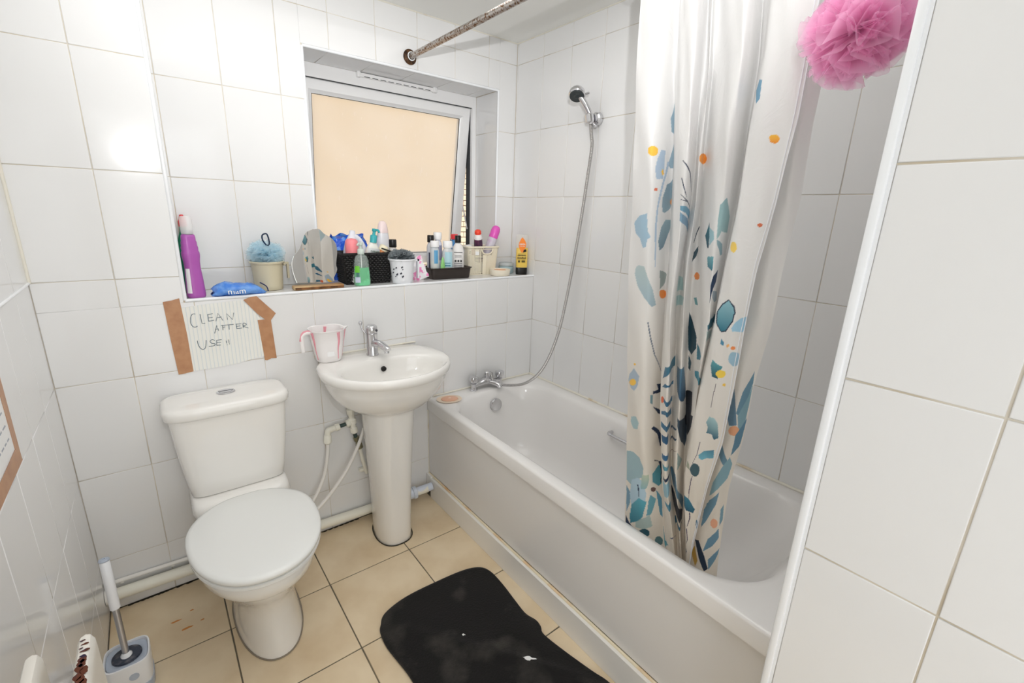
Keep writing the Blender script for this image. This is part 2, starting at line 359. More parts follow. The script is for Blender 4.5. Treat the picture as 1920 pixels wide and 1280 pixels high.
# ------------------------------------------------------------------ measured shapes
CZ = [2.09, 1.95, 1.8, 1.65, 1.5, 1.35, 1.2, 1.05, 0.9, 0.75, 0.65, 0.55, 0.42]
CY = [[-1.0441, -1.0455, -1.0502, -1.0557, -1.0636, -1.0697, -1.0793, -1.0891, -1.1011, -1.1137, -1.1234, -1.1333, -1.1462],
 [-1.1318, -1.1322, -1.1374, -1.1458, -1.1556, -1.1632, -1.1731, -1.1835, -1.1941, -1.207, -1.217, -1.2284, -1.2438],
 [-1.1351, -1.1361, -1.1425, -1.154, -1.1654, -1.1742, -1.1845, -1.1948, -1.2044, -1.2212, -1.2382, -1.2631, -1.2911],
 [-1.1502, -1.1515, -1.1602, -1.1692, -1.1798, -1.1877, -1.1924, -1.1999, -1.2097, -1.228, -1.2457, -1.272, -1.3021],
 [-1.1921, -1.1921, -1.2039, -1.2103, -1.2199, -1.2266, -1.226, -1.231, -1.2421, -1.2613, -1.2794, -1.3025, -1.331],
 [-1.2442, -1.2442, -1.2539, -1.2583, -1.2654, -1.2647, -1.2642, -1.2743, -1.2832, -1.2996, -1.3171, -1.3368, -1.3607],
 [-1.2308, -1.2308, -1.2409, -1.2434, -1.248, -1.2415, -1.24, -1.2549, -1.2622, -1.2752, -1.2929, -1.3204, -1.3503],
 [-1.2549, -1.2549, -1.2658, -1.2666, -1.273, -1.2743, -1.2848, -1.3015, -1.3112, -1.3234, -1.3379, -1.3542, -1.376],
 [-1.2447, -1.2447, -1.2568, -1.2564, -1.2625, -1.2621, -1.2708, -1.2815, -1.2942, -1.3069, -1.319, -1.3356, -1.3594],
 [-1.2954, -1.2954, -1.3043, -1.3001, -1.3056, -1.3062, -1.3137, -1.3164, -1.322, -1.3304, -1.3411, -1.3544, -1.3761],
 [-1.3485, -1.3485, -1.354, -1.3474, -1.3519, -1.3536, -1.362, -1.3551, -1.3549, -1.3611, -1.3695, -1.3795, -1.3951],
 [-1.3584, -1.3584, -1.3645, -1.36, -1.3618, -1.358, -1.3585, -1.3506, -1.3472, -1.3518, -1.361, -1.3727, -1.3937],
 [-1.3531, -1.3531, -1.3606, -1.3575, -1.3565, -1.3478, -1.3398, -1.3312, -1.3246, -1.3275, -1.3372, -1.3521, -1.3802],
 [-1.376, -1.376, -1.3801, -1.3744, -1.3719, -1.361, -1.351, -1.342, -1.3336, -1.3323, -1.3408, -1.3545, -1.3804],
 [-1.4129, -1.4129, -1.414, -1.4065, -1.4019, -1.3884, -1.3778, -1.3679, -1.3578, -1.3521, -1.3603, -1.3713, -1.3903],
 [-1.4645, -1.4645, -1.4645, -1.4604, -1.4496, -1.4329, -1.4238, -1.4181, -1.4105, -1.3966, -1.3929, -1.3927, -1.3969],
 [-1.504, -1.504, -1.5032, -1.5013, -1.4852, -1.4661, -1.4578, -1.4568, -1.4486, -1.4256, -1.4122, -1.4035, -1.3979],
 [-1.4614, -1.4614, -1.4598, -1.457, -1.4386, -1.419, -1.4074, -1.4054, -1.4021, -1.3772, -1.3655, -1.3548, -1.3519],
 [-1.5008, -1.5008, -1.4979, -1.4941, -1.4863, -1.472, -1.4638, -1.4538, -1.4483, -1.4283, -1.4221, -1.4191, -1.4191],
 [-1.519, -1.519, -1.5143, -1.5098, -1.5112, -1.5022, -1.4952, -1.4785, -1.4745, -1.4599, -1.4612, -1.4651, -1.4688]]
PRINTS = [
 ('A',0,1.3,[(1.208,1.749),(1.117,1.742),(0.958,1.707),(1.017,1.674),(1.283,1.665),(1.267,1.67)],(150, 175, 190),(150, 175, 190)),
 ('A',0,1.3,[(0.658,1.62),(0.65,1.615),(0.625,1.61),(0.583,1.607),(0.525,1.607),(0.475,1.61),(0.433,1.615),(0.425,1.62),(0.433,1.627),(0.467,1.63),(0.517,1.632),(0.567,1.632),(0.608,1.63),(0.642,1.627)],(250, 200, 80),(250, 200, 80)),
 ('A',0,1.3,[(0.725,1.624),(0.825,1.625),(0.817,1.589),(0.8,1.553),(0.65,1.55),(0.617,1.575),(0.658,1.603)],(178, 198, 218),(178, 198, 218)),
 ('A',0,1.3,[(1.283,1.657),(1.083,1.624),(0.908,1.59),(1.033,1.582),(1.3,1.583)],(150, 175, 190),(150, 175, 190)),
 ('A',0,1.3,[(0.9,1.599),(0.792,1.545),(0.683,1.478),(0.633,1.426),(0.667,1.319),(0.683,1.319),(0.683,1.426),(0.725,1.478),(0.833,1.545),(0.967,1.597)],(178, 198, 218),(178, 198, 218)),
 ('A',0,1.3,[(1.3,1.555),(0.908,1.54),(0.817,1.505),(0.825,1.468),(0.892,1.465),(1.3,1.492),(1.3,1.512)],(135, 160, 175),(150, 175, 188)),
 ('A',0,1.3,[(1.3,1.495),(1.3,1.49),(1.3,1.486),(1.3,1.485),(1.3,1.485),(1.217,1.486),(1.1,1.49),(1.075,1.495),(1.083,1.498),(1.167,1.502),(1.3,1.503),(1.3,1.503),(1.3,1.502),(1.3,1.5)],(245, 160, 70),(245, 160, 70)),
 ('A',0,1.3,[(0.933,1.446),(1.3,1.448),(1.3,1.433),(1.083,1.411),(0.908,1.373),(0.775,1.363),(0.733,1.388),(0.817,1.426)],(160, 185, 195),(120, 145, 160)),
 ('A',0,1.3,[(0.267,1.456),(0.425,1.462),(0.458,1.415),(0.542,1.4),(0.458,1.393),(0.442,1.373),(0.367,1.369),(0.292,1.393),(0.167,1.408),(0.117,1.435)],(168, 198, 218),(168, 198, 218)),
 ('A',0,1.3,[(0.7,1.525),(0.692,1.523),(0.683,1.522),(0.658,1.52),(0.642,1.52),(0.617,1.52),(0.608,1.522),(0.6,1.523),(0.608,1.525),(0.617,1.527),(0.642,1.527),(0.658,1.527),(0.683,1.527),(0.692,1.525)],(220, 120, 90),(220, 120, 90)),
 ('A',0,1.3,[(0.808,1.568),(0.808,1.565),(0.8,1.563),(0.792,1.562),(0.783,1.562),(0.775,1.562),(0.767,1.565),(0.758,1.568),(0.758,1.572),(0.767,1.575),(0.775,1.577),(0.783,1.577),(0.792,1.575),(0.8,1.572)],(250, 200, 80),(250, 200, 80)),
 ('A',2,3,[(2.292,1.589),(2.7,1.56),(3,1.508),(3,1.466),(3,1.468),(3,1.508),(2.775,1.562),(2.317,1.59)],(30, 50, 80),(30, 50, 80)),
 ('A',2,3,[(2.3,1.548),(2.433,1.525),(2.608,1.503),(2.625,1.503),(2.467,1.527),(2.342,1.548)],(30, 50, 80),(30, 50, 80)),
 ('A',2,3,[(2.292,1.51),(2.658,1.493),(3,1.473),(3,1.475),(2.683,1.495),(2.333,1.51)],(30, 50, 80),(30, 50, 80)),
 ('A',2,3,[(2.325,1.497),(2.6,1.493),(2.767,1.49),(2.775,1.49),(2.608,1.495),(2.333,1.498)],(30, 50, 80),(30, 50, 80)),
 ('A',2,3,[(2.333,1.482),(2.642,1.482),(3,1.47),(3,1.446),(2.683,1.465),(2.35,1.472)],(120, 170, 195),(120, 170, 195)),
 ('A',2,3,[(2.358,1.468),(2.808,1.453),(3,1.436),(3,1.416),(2.792,1.433),(2.383,1.446)],(135, 170, 195),(135, 170, 195)),
 ('A',3,5,[(4.142,1.599),(4.125,1.593),(4.083,1.59),(4,1.587),(3.692,1.585),(3.567,1.587),(3.483,1.59),(3.442,1.595),(3.45,1.602),(3.5,1.605),(3.6,1.609),(3.925,1.612),(4.042,1.61),(4.108,1.605)],(245, 160, 70),(245, 160, 70)),
 ('A',3,5.2,[(4.583,1.443),(4.45,1.411),(4.625,1.381),(4.683,1.381),(4.667,1.42)],(50, 120, 135),(40, 75, 95)),
 ('A',4,5.4,[(4.608,1.433),(4.883,1.423),(4.95,1.405),(4.717,1.388)],(165, 205, 215),(165, 205, 215)),
 ('A',5,7,[(5,1.486),(5.4,1.502),(5.558,1.482),(5.742,1.458),(5.733,1.421),(5.308,1.425),(5.058,1.405),(5,1.446)],(150, 182, 188),(165, 198, 200)),
 ('A',5,7,[(5.058,1.405),(5.542,1.395),(5.658,1.369),(5.508,1.366),(5.133,1.391)],(150, 180, 190),(150, 180, 190)),
 ('A',7,8,[(7.258,1.391),(7.267,1.386),(7.25,1.383),(7.217,1.379),(7.167,1.379),(7.1,1.381),(7.033,1.385),(7,1.39),(7,1.395),(7.008,1.4),(7.083,1.403),(7.142,1.403),(7.192,1.401),(7.233,1.396)],(250, 215, 110),(250, 215, 110)),
 ('A',3,5,[(4.008,1.433),(3.892,1.416),(3.817,1.391),(3.858,1.39),(3.942,1.416),(4.083,1.433)],(60, 75, 95),(60, 75, 95)),
 ('A',3,5,[(4.125,1.383),(3.933,1.365),(3.883,1.339),(4.067,1.353),(4.133,1.368)],(70, 92, 105),(70, 92, 105)),
 ('A',0,1.3,[(0.292,1.319),(0.408,1.318),(0.492,1.293),(0.642,1.256),(0.733,1.211),(0.625,1.206),(0.417,1.231),(0.267,1.259),(0.192,1.293),(0.217,1.313)],(190, 208, 210),(165, 188, 200)),
 ('A',0,2,[(0.8,1.308),(1.192,1.296),(0.983,1.271),(0.817,1.254)],(160, 172, 170),(160, 172, 170)),
 ('A',0,2,[(1.433,1.241),(1.392,1.234),(1.008,1.229),(0.942,1.226),(0.892,1.227),(0.85,1.229),(0.817,1.236),(0.808,1.241),(0.808,1.248),(0.842,1.251),(0.875,1.252),(0.933,1.252),(1,1.249),(1.3,1.246)],(240, 150, 80),(240, 150, 80)),
 ('A',0,1.3,[(0.525,1.161),(0.608,1.112),(0.717,1.062),(0.933,1.005),(0.95,1.005),(0.742,1.062),(0.633,1.114),(0.55,1.161)],(120, 130, 145),(120, 130, 145)),
 ('A',0,1.3,[(0.242,1.007),(0.108,0.975),(0.058,0.953),(0.175,0.936),(0.258,0.936),(0.333,0.957),(0.375,0.993)],(175, 192, 208),(175, 192, 208)),
 ('A',0,1.3,[(0.3,0.968),(0.292,0.962),(0.275,0.957),(0.242,0.952),(0.2,0.948),(0.15,0.945),(0.125,0.947),(0.108,0.95),(0.125,0.957),(0.158,0.963),(0.192,0.968),(0.233,0.973),(0.267,0.973),(0.292,0.972)],(250, 200, 80),(250, 200, 80)),
 ('A',0,1.3,[(0.283,1.022),(0.275,1.02),(0.267,1.018),(0.258,1.017),(0.25,1.017),(0.242,1.017),(0.233,1.017),(0.233,1.018),(0.233,1.02),(0.242,1.022),(0.25,1.024),(0.258,1.024),(0.267,1.024),(0.275,1.024)],(250, 200, 80),(250, 200, 80)),
 ('A',0,1.3,[(0.158,0.84),(0.317,0.858),(0.392,0.845),(0.35,0.82),(0.217,0.806),(0.133,0.82)],(175, 205, 210),(175, 205, 210)),
 ('A',0,2,[(0.825,0.968),(1.667,0.955),(1.475,0.931),(0.758,0.94),(0.742,0.95),(0.892,0.948)],(30, 50, 80),(30, 50, 80)),
 ('A',0,2,[(0.692,0.94),(0.742,0.938),(0.75,0.908),(0.683,0.915)],(120, 155, 165),(120, 155, 165)),
 ('A',0,2,[(0.758,0.9),(1.05,0.876),(1.083,0.863),(0.917,0.871)],(30, 50, 80),(30, 50, 80)),
 ('A',2,3,[(3,1.075),(2.233,1.048),(2,1.003),(2.525,1.037),(3,1.045)],(80, 135, 155),(52, 110, 145)),
 ('A',2,3,[(3,1),(2.283,1.002),(2,0.977),(2.483,0.997),(3,0.988)],(52, 110, 145),(52, 110, 145)),
 ('A',2,3,[(2.1,0.952),(3,0.953),(2.983,0.936),(2.108,0.94)],(52, 110, 145),(52, 110, 145)),
 ('A',2,3,[(2.192,0.948),(2.183,0.943),(2.158,0.938),(2.125,0.935),(2.067,0.931),(2.025,0.931),(2,0.935),(2,0.938),(2,0.943),(2,0.947),(2.042,0.95),(2.1,0.953),(2.142,0.953),(2.175,0.952)],(225, 110, 70),(225, 110, 70)),
 ('A',2,3,[(2.067,0.906),(2.358,0.923),(2.925,0.918),(2.942,0.896),(2.383,0.91),(2.092,0.898)],(52, 110, 145),(52, 110, 145)),
 ('A',2,3,[(2.075,0.875),(2.825,0.876),(2.808,0.863),(2.067,0.86)],(52, 110, 145),(52, 110, 145)),
 ('A',2.8,4,[(2.8,1.303),(3.108,1.296),(3.308,1.264),(2.8,1.259)],(190, 215, 215),(190, 215, 215)),
 ('A',2.8,4,[(2.8,1.246),(3.433,1.249),(3.358,1.226),(2.892,1.216)],(190, 215, 215),(190, 215, 215)),
 ('A',2.8,4,[(2.8,1.276),(2.8,1.269),(2.8,1.269),(2.8,1.278)],(90, 90, 100),(90, 90, 100)),
 ('A',2.8,4,[(3.15,1.047),(3.667,1.059),(3.842,0.997),(3.892,0.958),(3.725,0.952),(3.275,0.977),(3.15,1.017)],(100, 140, 165),(45, 85, 120)),
 ('A',2.8,4,[(3.392,0.906),(3.825,0.895),(3.917,0.858),(3.425,0.878)],(70, 90, 115),(70, 90, 115)),
 ('A',3.6,5.6,[(3.933,1.202),(4.183,1.179),(4.433,1.144),(4.492,1.112),(4.233,1.084),(4.025,1.095),(3.917,1.157)],(40, 75, 90),(40, 75, 90)),
 ('A',3.6,5.6,[(4.067,1.08),(4.275,1.062),(4.225,1.037),(4.108,1.042)],(60, 90, 105),(60, 90, 105)),
 ('A',3.6,5.6,[(3.925,0.972),(4.558,0.987),(4.658,0.94),(4.55,0.885),(3.95,0.873)],(22, 32, 48),(22, 32, 48)),
 ('A',3.6,5.6,[(4.317,1.304),(4.317,1.301),(4.275,1.296),(4.233,1.294),(4.183,1.293),(4.133,1.294),(4.1,1.298),(4.075,1.301),(4.083,1.306),(4.108,1.309),(4.15,1.313),(4.208,1.313),(4.258,1.311),(4.3,1.309)],(238, 150, 90),(238, 150, 90)),
 ('A',3.6,5.6,[(4.508,1.127),(4.892,1.105),(4.842,1.092),(4.6,1.084)],(62, 125, 145),(62, 125, 145)),
 ('A',4,6,[(4.575,1.05),(4.858,1.06),(5.65,1.034),(5.592,1.02),(4.625,1.037)],(70, 145, 165),(70, 145, 165)),
 ('A',3.6,5.6,[(4.15,1.244),(4.258,1.246),(4.35,1.227),(4.233,1.227)],(110, 160, 165),(110, 160, 165)),
 ('A',4.6,7,[(4.675,1.361),(5.042,1.365),(5.058,1.336),(5.025,1.329),(4.742,1.336)],(120, 180, 190),(50, 115, 135)),
 ('A',4.6,7,[(5.45,1.333),(5.15,1.318),(4.992,1.293),(4.992,1.249),(5.175,1.278),(5.383,1.303)],(40, 60, 90),(40, 60, 90)),
 ('A',4.6,7,[(5.217,1.281),(5.608,1.276),(5.85,1.249),(5.467,1.249),(5.25,1.264)],(165, 180, 190),(165, 180, 190)),
 ('A',4.6,7,[(6.933,1.217),(5.383,1.207),(4.983,1.191),(5.108,1.177),(5.667,1.181),(7,1.199)],(60, 115, 135),(60, 115, 135)),
 ('A',4.6,7,[(5.008,1.177),(5.767,1.172),(6.875,1.162),(5.175,1.145)],(175, 195, 195),(175, 195, 195)),
 ('A',7,8,[(7.333,1.269),(7.15,1.254),(7,1.229),(7.075,1.204),(7.292,1.184),(7.425,1.189),(7.6,1.217),(7.617,1.242),(7.55,1.256)],(50, 65, 85),(50, 65, 85)),
 ('A',7,8,[(7.342,1.266),(7.183,1.252),(7.058,1.231),(7.117,1.204),(7.292,1.187),(7.4,1.192),(7.567,1.219),(7.583,1.241),(7.525,1.252)],(150, 198, 210),(50, 120, 142)),
 ('A',7,8,[(7.592,1.202),(7.667,1.217),(7.783,1.229),(8,1.236),(8,1.204),(7.925,1.196),(7.633,1.194)],(165, 208, 232),(165, 208, 232)),
 ('A',7,8,[(7.333,1.169),(7.425,1.161),(7.425,1.152),(7.325,1.155)],(80, 140, 170),(80, 140, 170)),
 ('A',7,8,[(7.617,1.157),(7.617,1.155),(7.608,1.154),(7.592,1.154),(7.567,1.152),(7.542,1.152),(7.525,1.154),(7.517,1.155),(7.517,1.157),(7.533,1.159),(7.55,1.159),(7.575,1.161),(7.6,1.161),(7.617,1.159)],(248, 190, 120),(248, 190, 120)),
 ('A',7,8,[(7.8,1.154),(7.8,1.152),(7.783,1.151),(7.758,1.149),(7.733,1.149),(7.708,1.149),(7.683,1.151),(7.675,1.152),(7.675,1.155),(7.692,1.157),(7.717,1.159),(7.742,1.159),(7.767,1.159),(7.792,1.157)],(245, 150, 90),(245, 150, 90)),
 ('A',7,8,[(8,1.129),(8,1.122),(7.975,1.115),(7.908,1.11),(7.825,1.109),(7.75,1.112),(7.683,1.117),(7.65,1.124),(7.658,1.132),(7.692,1.141),(7.758,1.145),(7.825,1.145),(7.9,1.144),(7.975,1.137)],(160, 195, 215),(160, 195, 215)),
 ('A',7,8,[(7.208,1.109),(7.358,1.102),(7.517,1.099),(7.467,1.087),(7.442,1.064),(7.275,1.065),(7.175,1.092)],(100, 170, 180),(40, 85, 100)),
 ('A',7,8,[(7.642,1.084),(7.633,1.079),(7.6,1.074),(7.55,1.07),(7.492,1.069),(7.433,1.069),(7.392,1.072),(7.367,1.075),(7.367,1.08),(7.4,1.085),(7.45,1.089),(7.508,1.09),(7.567,1.09),(7.617,1.089)],(248, 215, 90),(248, 215, 90)),
 ('A',7,8,[(7.692,1.055),(7.692,1.054),(7.683,1.052),(7.667,1.05),(7.642,1.05),(7.625,1.05),(7.608,1.05),(7.6,1.052),(7.6,1.054),(7.608,1.057),(7.625,1.057),(7.65,1.059),(7.667,1.059),(7.683,1.057)],(248, 205, 90),(248, 205, 90)),
 ('A',7,8,[(7.408,1.05),(7.4,1.017),(7.4,0.982),(7.408,0.982),(7.417,1.017),(7.425,1.052)],(90, 75, 90),(90, 75, 90)),
 ('A',7,8,[(7.4,0.955),(7.567,0.958),(7.683,0.947),(7.792,0.908),(7.667,0.898),(7.575,0.911),(7.4,0.906),(7.417,0.923),(7.342,0.935)],(175, 210, 215),(40, 95, 120)),
 ('A',7,8,[(7.342,0.836),(7.45,0.853),(7.758,0.87),(7.825,0.846),(7.583,0.836),(7.45,0.825),(7.367,0.828)],(85, 140, 165),(120, 185, 205)),
 ('A',7,8,[(7.3,0.875),(7.3,0.835),(7.208,0.791),(7.217,0.791),(7.317,0.835),(7.317,0.875)],(80, 70, 95),(80, 70, 95)),
 ('A',7,8,[(7.475,0.794),(7.483,0.786),(7.467,0.778),(7.417,0.771),(7.358,0.769),(7.292,0.769),(7.233,0.773),(7.192,0.779),(7.192,0.789),(7.225,0.799),(7.275,0.806),(7.333,0.809),(7.392,0.808),(7.442,0.803)],(70, 98, 108),(70, 98, 108)),
 ('A',7,8,[(7,0.798),(7.117,0.793),(7.183,0.779),(7,0.778)],(170, 175, 155),(170, 175, 155)),
 ('A',7,8,[(7.3,0.766),(7.233,0.713),(7.267,0.682),(7.275,0.682),(7.267,0.714),(7.325,0.766)],(80, 70, 95),(80, 70, 95)),
 ('A',7,8,[(7,0.688),(7.25,0.688),(7.617,0.669),(7.558,0.654),(7.175,0.646),(7,0.657)],(60, 130, 155),(35, 85, 110)),
 ('A',7,8,[(7.325,0.646),(7.358,0.629),(7.267,0.597),(7.3,0.599),(7.417,0.631),(7.375,0.649)],(80, 70, 95),(80, 70, 95)),
 ('A',7,8,[(7.217,0.587),(7.333,0.552),(7,0.502),(7,0.502),(7.383,0.554),(7.275,0.591)],(80, 70, 95),(80, 70, 95)),
 ('A',7,8,[(7.775,0.636),(8,0.624),(8,0.594),(7.8,0.617)],(45, 110, 140),(45, 110, 140)),
 ('A',7,8,[(7,0.865),(7,0.861),(7,0.858),(7,0.856),(7,0.856),(7,0.856),(7,0.86),(7,0.863),(7,0.866),(7,0.87),(7,0.871),(7,0.871),(7,0.87),(7,0.868)],(245, 150, 90),(245, 150, 90)),
 ('A',7,8,[(7,0.51),(7.375,0.515),(7,0.492),(7,0.499)],(40, 70, 100),(40, 70, 100)),
 ('A',7,8,[(7.75,1.443),(7.75,1.441),(7.733,1.44),(7.717,1.438),(7.692,1.438),(7.658,1.44),(7.642,1.44),(7.625,1.441),(7.625,1.445),(7.642,1.445),(7.658,1.446),(7.692,1.446),(7.717,1.446),(7.742,1.445)],(215, 120, 85),(215, 120, 85)),
 ('A',7,8,[(7.133,1.391),(7.133,1.391),(7.133,1.391),(7.133,1.391),(7.133,1.391),(7.133,1.391),(7.133,1.391),(7.133,1.391),(7.133,1.391),(7.133,1.391),(7.133,1.391),(7.133,1.391),(7.133,1.391),(7.133,1.391)],(250, 200, 80),(250, 200, 80)),
 ('A',7,8,[(7.642,1.617),(7.633,1.614),(7.608,1.61),(7.558,1.609),(7.5,1.61),(7.458,1.612),(7.425,1.617),(7.408,1.622),(7.425,1.625),(7.467,1.627),(7.517,1.627),(7.567,1.625),(7.608,1.622)],(250, 195, 75),(240, 150, 60)),
 ('A',6,7.2,[(6.783,1.747),(7,1.739),(7.042,1.702),(6.917,1.696),(6.617,1.729)],(110, 160, 190),(110, 160, 190)),
 ('B',0,1,[(0.833,1.095),(0.65,1.037),(0.583,0.978),(0.667,0.972),(0.808,1.003),(0.908,1.062)],(112, 150, 172),(112, 150, 172)),
 ('B',0,1,[(0.367,1.04),(0.583,0.978),(0.675,0.945),(0.417,0.936),(0.317,0.953)],(112, 145, 170),(112, 145, 170)),
 ('B',0,1,[(0.65,0.97),(0.933,1.059),(0.917,0.978),(0.9,0.928),(0.742,0.936)],(135, 172, 185),(135, 172, 185)),
 ('B',0,1,[(0.8,0.93),(0.8,0.923),(0.758,0.918),(0.7,0.915),(0.617,0.913),(0.525,0.913),(0.458,0.916),(0.425,0.921),(0.433,0.928),(0.475,0.935),(0.55,0.94),(0.633,0.943),(0.717,0.94),(0.775,0.935)],(240, 178, 140),(240, 178, 140)),
 ('B',0,1,[(0.692,0.915),(0.958,0.967),(0.917,0.885),(0.717,0.853)],(100, 140, 165),(100, 140, 165)),
 ('B',0,1,[(0.333,0.878),(0.675,0.835),(0.592,0.82),(0.333,0.843)],(112, 150, 172),(112, 150, 172)),
 ('B',0,1,[(0.708,0.848),(0.85,0.828),(0.825,0.783),(0.658,0.746),(0.4,0.706),(0.425,0.754),(0.592,0.82)],(140, 178, 192),(140, 178, 192)),
 ('B',0,1,[(0.7,0.736),(0.65,0.693),(0.4,0.649),(0.383,0.679)],(112, 150, 172),(112, 150, 172)),
 ('B',0,1,[(0.7,0.734),(0.675,0.696),(0.533,0.647),(0.383,0.596),(0.358,0.656),(0.433,0.694)],(112, 150, 172),(112, 150, 172)),
 ('B',0,1,[(0.892,0.699),(0.95,0.651),(0.867,0.629),(0.825,0.682)],(130, 165, 182),(130, 165, 182)),
 ('B',0,1,[(0.808,0.636),(0.808,0.629),(0.783,0.622),(0.742,0.617),(0.692,0.614),(0.658,0.616),(0.617,0.619),(0.6,0.626),(0.6,0.632),(0.625,0.641),(0.667,0.646),(0.708,0.647),(0.75,0.646),(0.792,0.642)],(240, 178, 145),(240, 178, 145)),
 ('B',0,1,[(0.858,0.621),(0.9,0.592),(0.717,0.552),(0.533,0.525),(0.6,0.572)],(112, 150, 172),(112, 150, 172)),
 ('B',0,1,[(0.975,0.56),(0.95,0.542),(0.717,0.472),(0.675,0.505),(0.808,0.534)],(112, 150, 172),(112, 150, 172)),
 ('A',0,1.3,[(0.017,0.708),(0.217,0.726),(0.383,0.728),(0.492,0.701),(0.458,0.667),(0.267,0.636),(0.183,0.606),(0.025,0.606)],(158, 186, 194),(158, 186, 194)),
 ('A',0,1.3,[(0.025,0.587),(0.183,0.572),(0.142,0.529),(0.058,0.492)],(120, 155, 175),(120, 155, 175)),
 ('A',0,1.3,[(0.2,0.626),(0.35,0.654),(0.442,0.652),(0.55,0.614),(0.5,0.576),(0.192,0.527),(0.142,0.567)],(180, 205, 218),(180, 205, 218)),
 ('A',0,1.3,[(0.333,0.627),(0.358,0.607),(0.367,0.589),(0.375,0.589),(0.383,0.611),(0.358,0.631)],(30, 50, 80),(30, 50, 80)),
 ('A',0,1.6,[(0.442,0.674),(0.658,0.681),(0.642,0.656),(0.558,0.632),(0.408,0.622)],(195, 205, 180),(140, 180, 190)),
 ('A',0,1.6,[(0.283,0.499),(0.617,0.544),(0.667,0.504),(0.492,0.488),(0.283,0.465)],(180, 198, 192),(180, 198, 192)),
 ('A',0,1.4,[(0.375,0.587),(0.55,0.586),(0.5,0.559),(0.45,0.527),(0.342,0.499),(0.175,0.464),(0.15,0.488),(0.192,0.535)],(95, 170, 185),(55, 130, 150)),
 ('A',0,1.3,[(0.042,0.48),(0.142,0.464),(0.233,0.457),(0.125,0.447),(0.042,0.447)],(30, 50, 80),(30, 50, 80)),
 ('A',0,1.8,[(0.608,0.478),(0.6,0.472),(0.558,0.465),(0.5,0.457),(0.433,0.45),(0.383,0.447),(0.35,0.447),(0.333,0.452),(0.35,0.462),(0.383,0.472),(0.442,0.483),(0.508,0.49),(0.567,0.49),(0.6,0.485)],(45, 90, 105),(45, 90, 105)),
 ('A',0,2,[(0.933,0.703),(0.742,0.679),(0.75,0.652),(0.925,0.634),(1.467,0.659),(1.083,0.686)],(90, 155, 170),(90, 155, 170)),
 ('A',0,2,[(0.65,0.611),(0.808,0.596),(0.642,0.544),(0.542,0.537),(0.592,0.587)],(110, 165, 178),(110, 165, 178)),
 ('A',0,2,[(0.825,0.626),(0.817,0.622),(0.792,0.621),(0.758,0.619),(0.725,0.621),(0.7,0.622),(0.683,0.626),(0.675,0.629),(0.683,0.632),(0.708,0.636),(0.742,0.636),(0.775,0.636),(0.808,0.632),(0.825,0.629)],(110, 85, 82),(110, 85, 82)),
 ('A',0.8,2.2,[(0.833,0.624),(1.033,0.592),(1,0.534),(0.892,0.542)],(95, 150, 175),(95, 150, 175)),
 ('A',0.6,2.1,[(0.775,0.836),(1.058,0.804),(1.908,0.779),(1.008,0.761),(0.9,0.803),(0.708,0.831)],(30, 50, 80),(30, 50, 80)),
 ('A',0.6,2.1,[(0.792,0.721),(0.917,0.713),(1.042,0.681),(1,0.641),(1.017,0.641),(1.825,0.704),(0.95,0.713),(0.8,0.724)],(45, 60, 80),(45, 60, 80)),
 ('A',2,3,[(2.075,0.876),(2.8,0.88),(2.792,0.863),(2.083,0.86)],(52, 110, 145),(52, 110, 145)),
 ('A',2,3,[(2.083,0.838),(2.683,0.851),(2.692,0.825),(2.167,0.82)],(45, 95, 135),(45, 95, 135)),
 ('A',2,3,[(2.158,0.784),(2.7,0.791),(2.683,0.776),(2.108,0.766)],(60, 110, 150),(60, 110, 150)),
 ('A',2,3,[(2.217,0.756),(2.775,0.749),(2.708,0.743),(2.142,0.738)],(100, 160, 180),(100, 160, 180)),
 ('A',2,3,[(2.725,0.729),(2.7,0.719),(2.042,0.689),(2.067,0.701)],(30, 50, 80),(30, 50, 80)),
 ('A',2,3,[(2,0.684),(2.65,0.708),(2.592,0.667),(2.067,0.637),(2,0.654)],(155, 195, 210),(155, 195, 210)),
 ('A',2,3,[(2,0.619),(2.658,0.642),(2.658,0.616),(2.167,0.612)],(80, 145, 172),(80, 145, 172)),
 ('A',2,3.2,[(2.25,0.517),(2.558,0.529),(2.875,0.514),(2.842,0.517),(2.5,0.532),(2.233,0.519)],(80, 90, 115),(80, 90, 115)),
 ('A',1,2.4,[(1,0.532),(1,0.544),(1,0.504),(1.075,0.458),(1.833,0.465),(1.108,0.428),(1,0.44),(1,0.483)],(95, 165, 180),(95, 165, 180)),
 ('A',0.5,2,[(0.925,0.453),(0.908,0.445),(0.867,0.44),(0.825,0.437),(0.783,0.437),(0.742,0.44),(0.717,0.445),(0.717,0.453),(0.725,0.46),(0.75,0.467),(0.783,0.469),(0.833,0.469),(0.875,0.465),(0.917,0.46)],(90, 125, 130),(90, 125, 130)),
 ('A',3,4.4,[(3.383,0.908),(3.858,0.895),(4.367,0.866),(3.975,0.798),(3.658,0.836),(3.433,0.88)],(60, 78, 95),(60, 78, 95)),
 ('A',3.6,6,[(3.858,0.898),(4.858,0.93),(4.808,0.896),(4.408,0.848),(3.95,0.87)],(22, 32, 48),(22, 32, 48)),
 ('A',2.9,4.6,[(2.9,0.671),(3.3,0.654),(3.942,0.599),(3.908,0.571),(2.975,0.599),(2.9,0.646)],(22, 32, 48),(22, 32, 48)),
 ('A',2.9,4.6,[(2.9,0.724),(3.458,0.738),(3.517,0.694),(4.008,0.629),(3.958,0.594),(3.592,0.659),(3.117,0.677)],(95, 135, 160),(95, 135, 160)),
 ('A',2.9,4.6,[(2.9,0.574),(3.975,0.565),(3.75,0.56),(2.9,0.55)],(60, 110, 135),(60, 110, 135)),
 ('A',3,4.6,[(3.508,0.806),(3.783,0.769),(3.567,0.749)],(160, 185, 185),(160, 185, 185)),
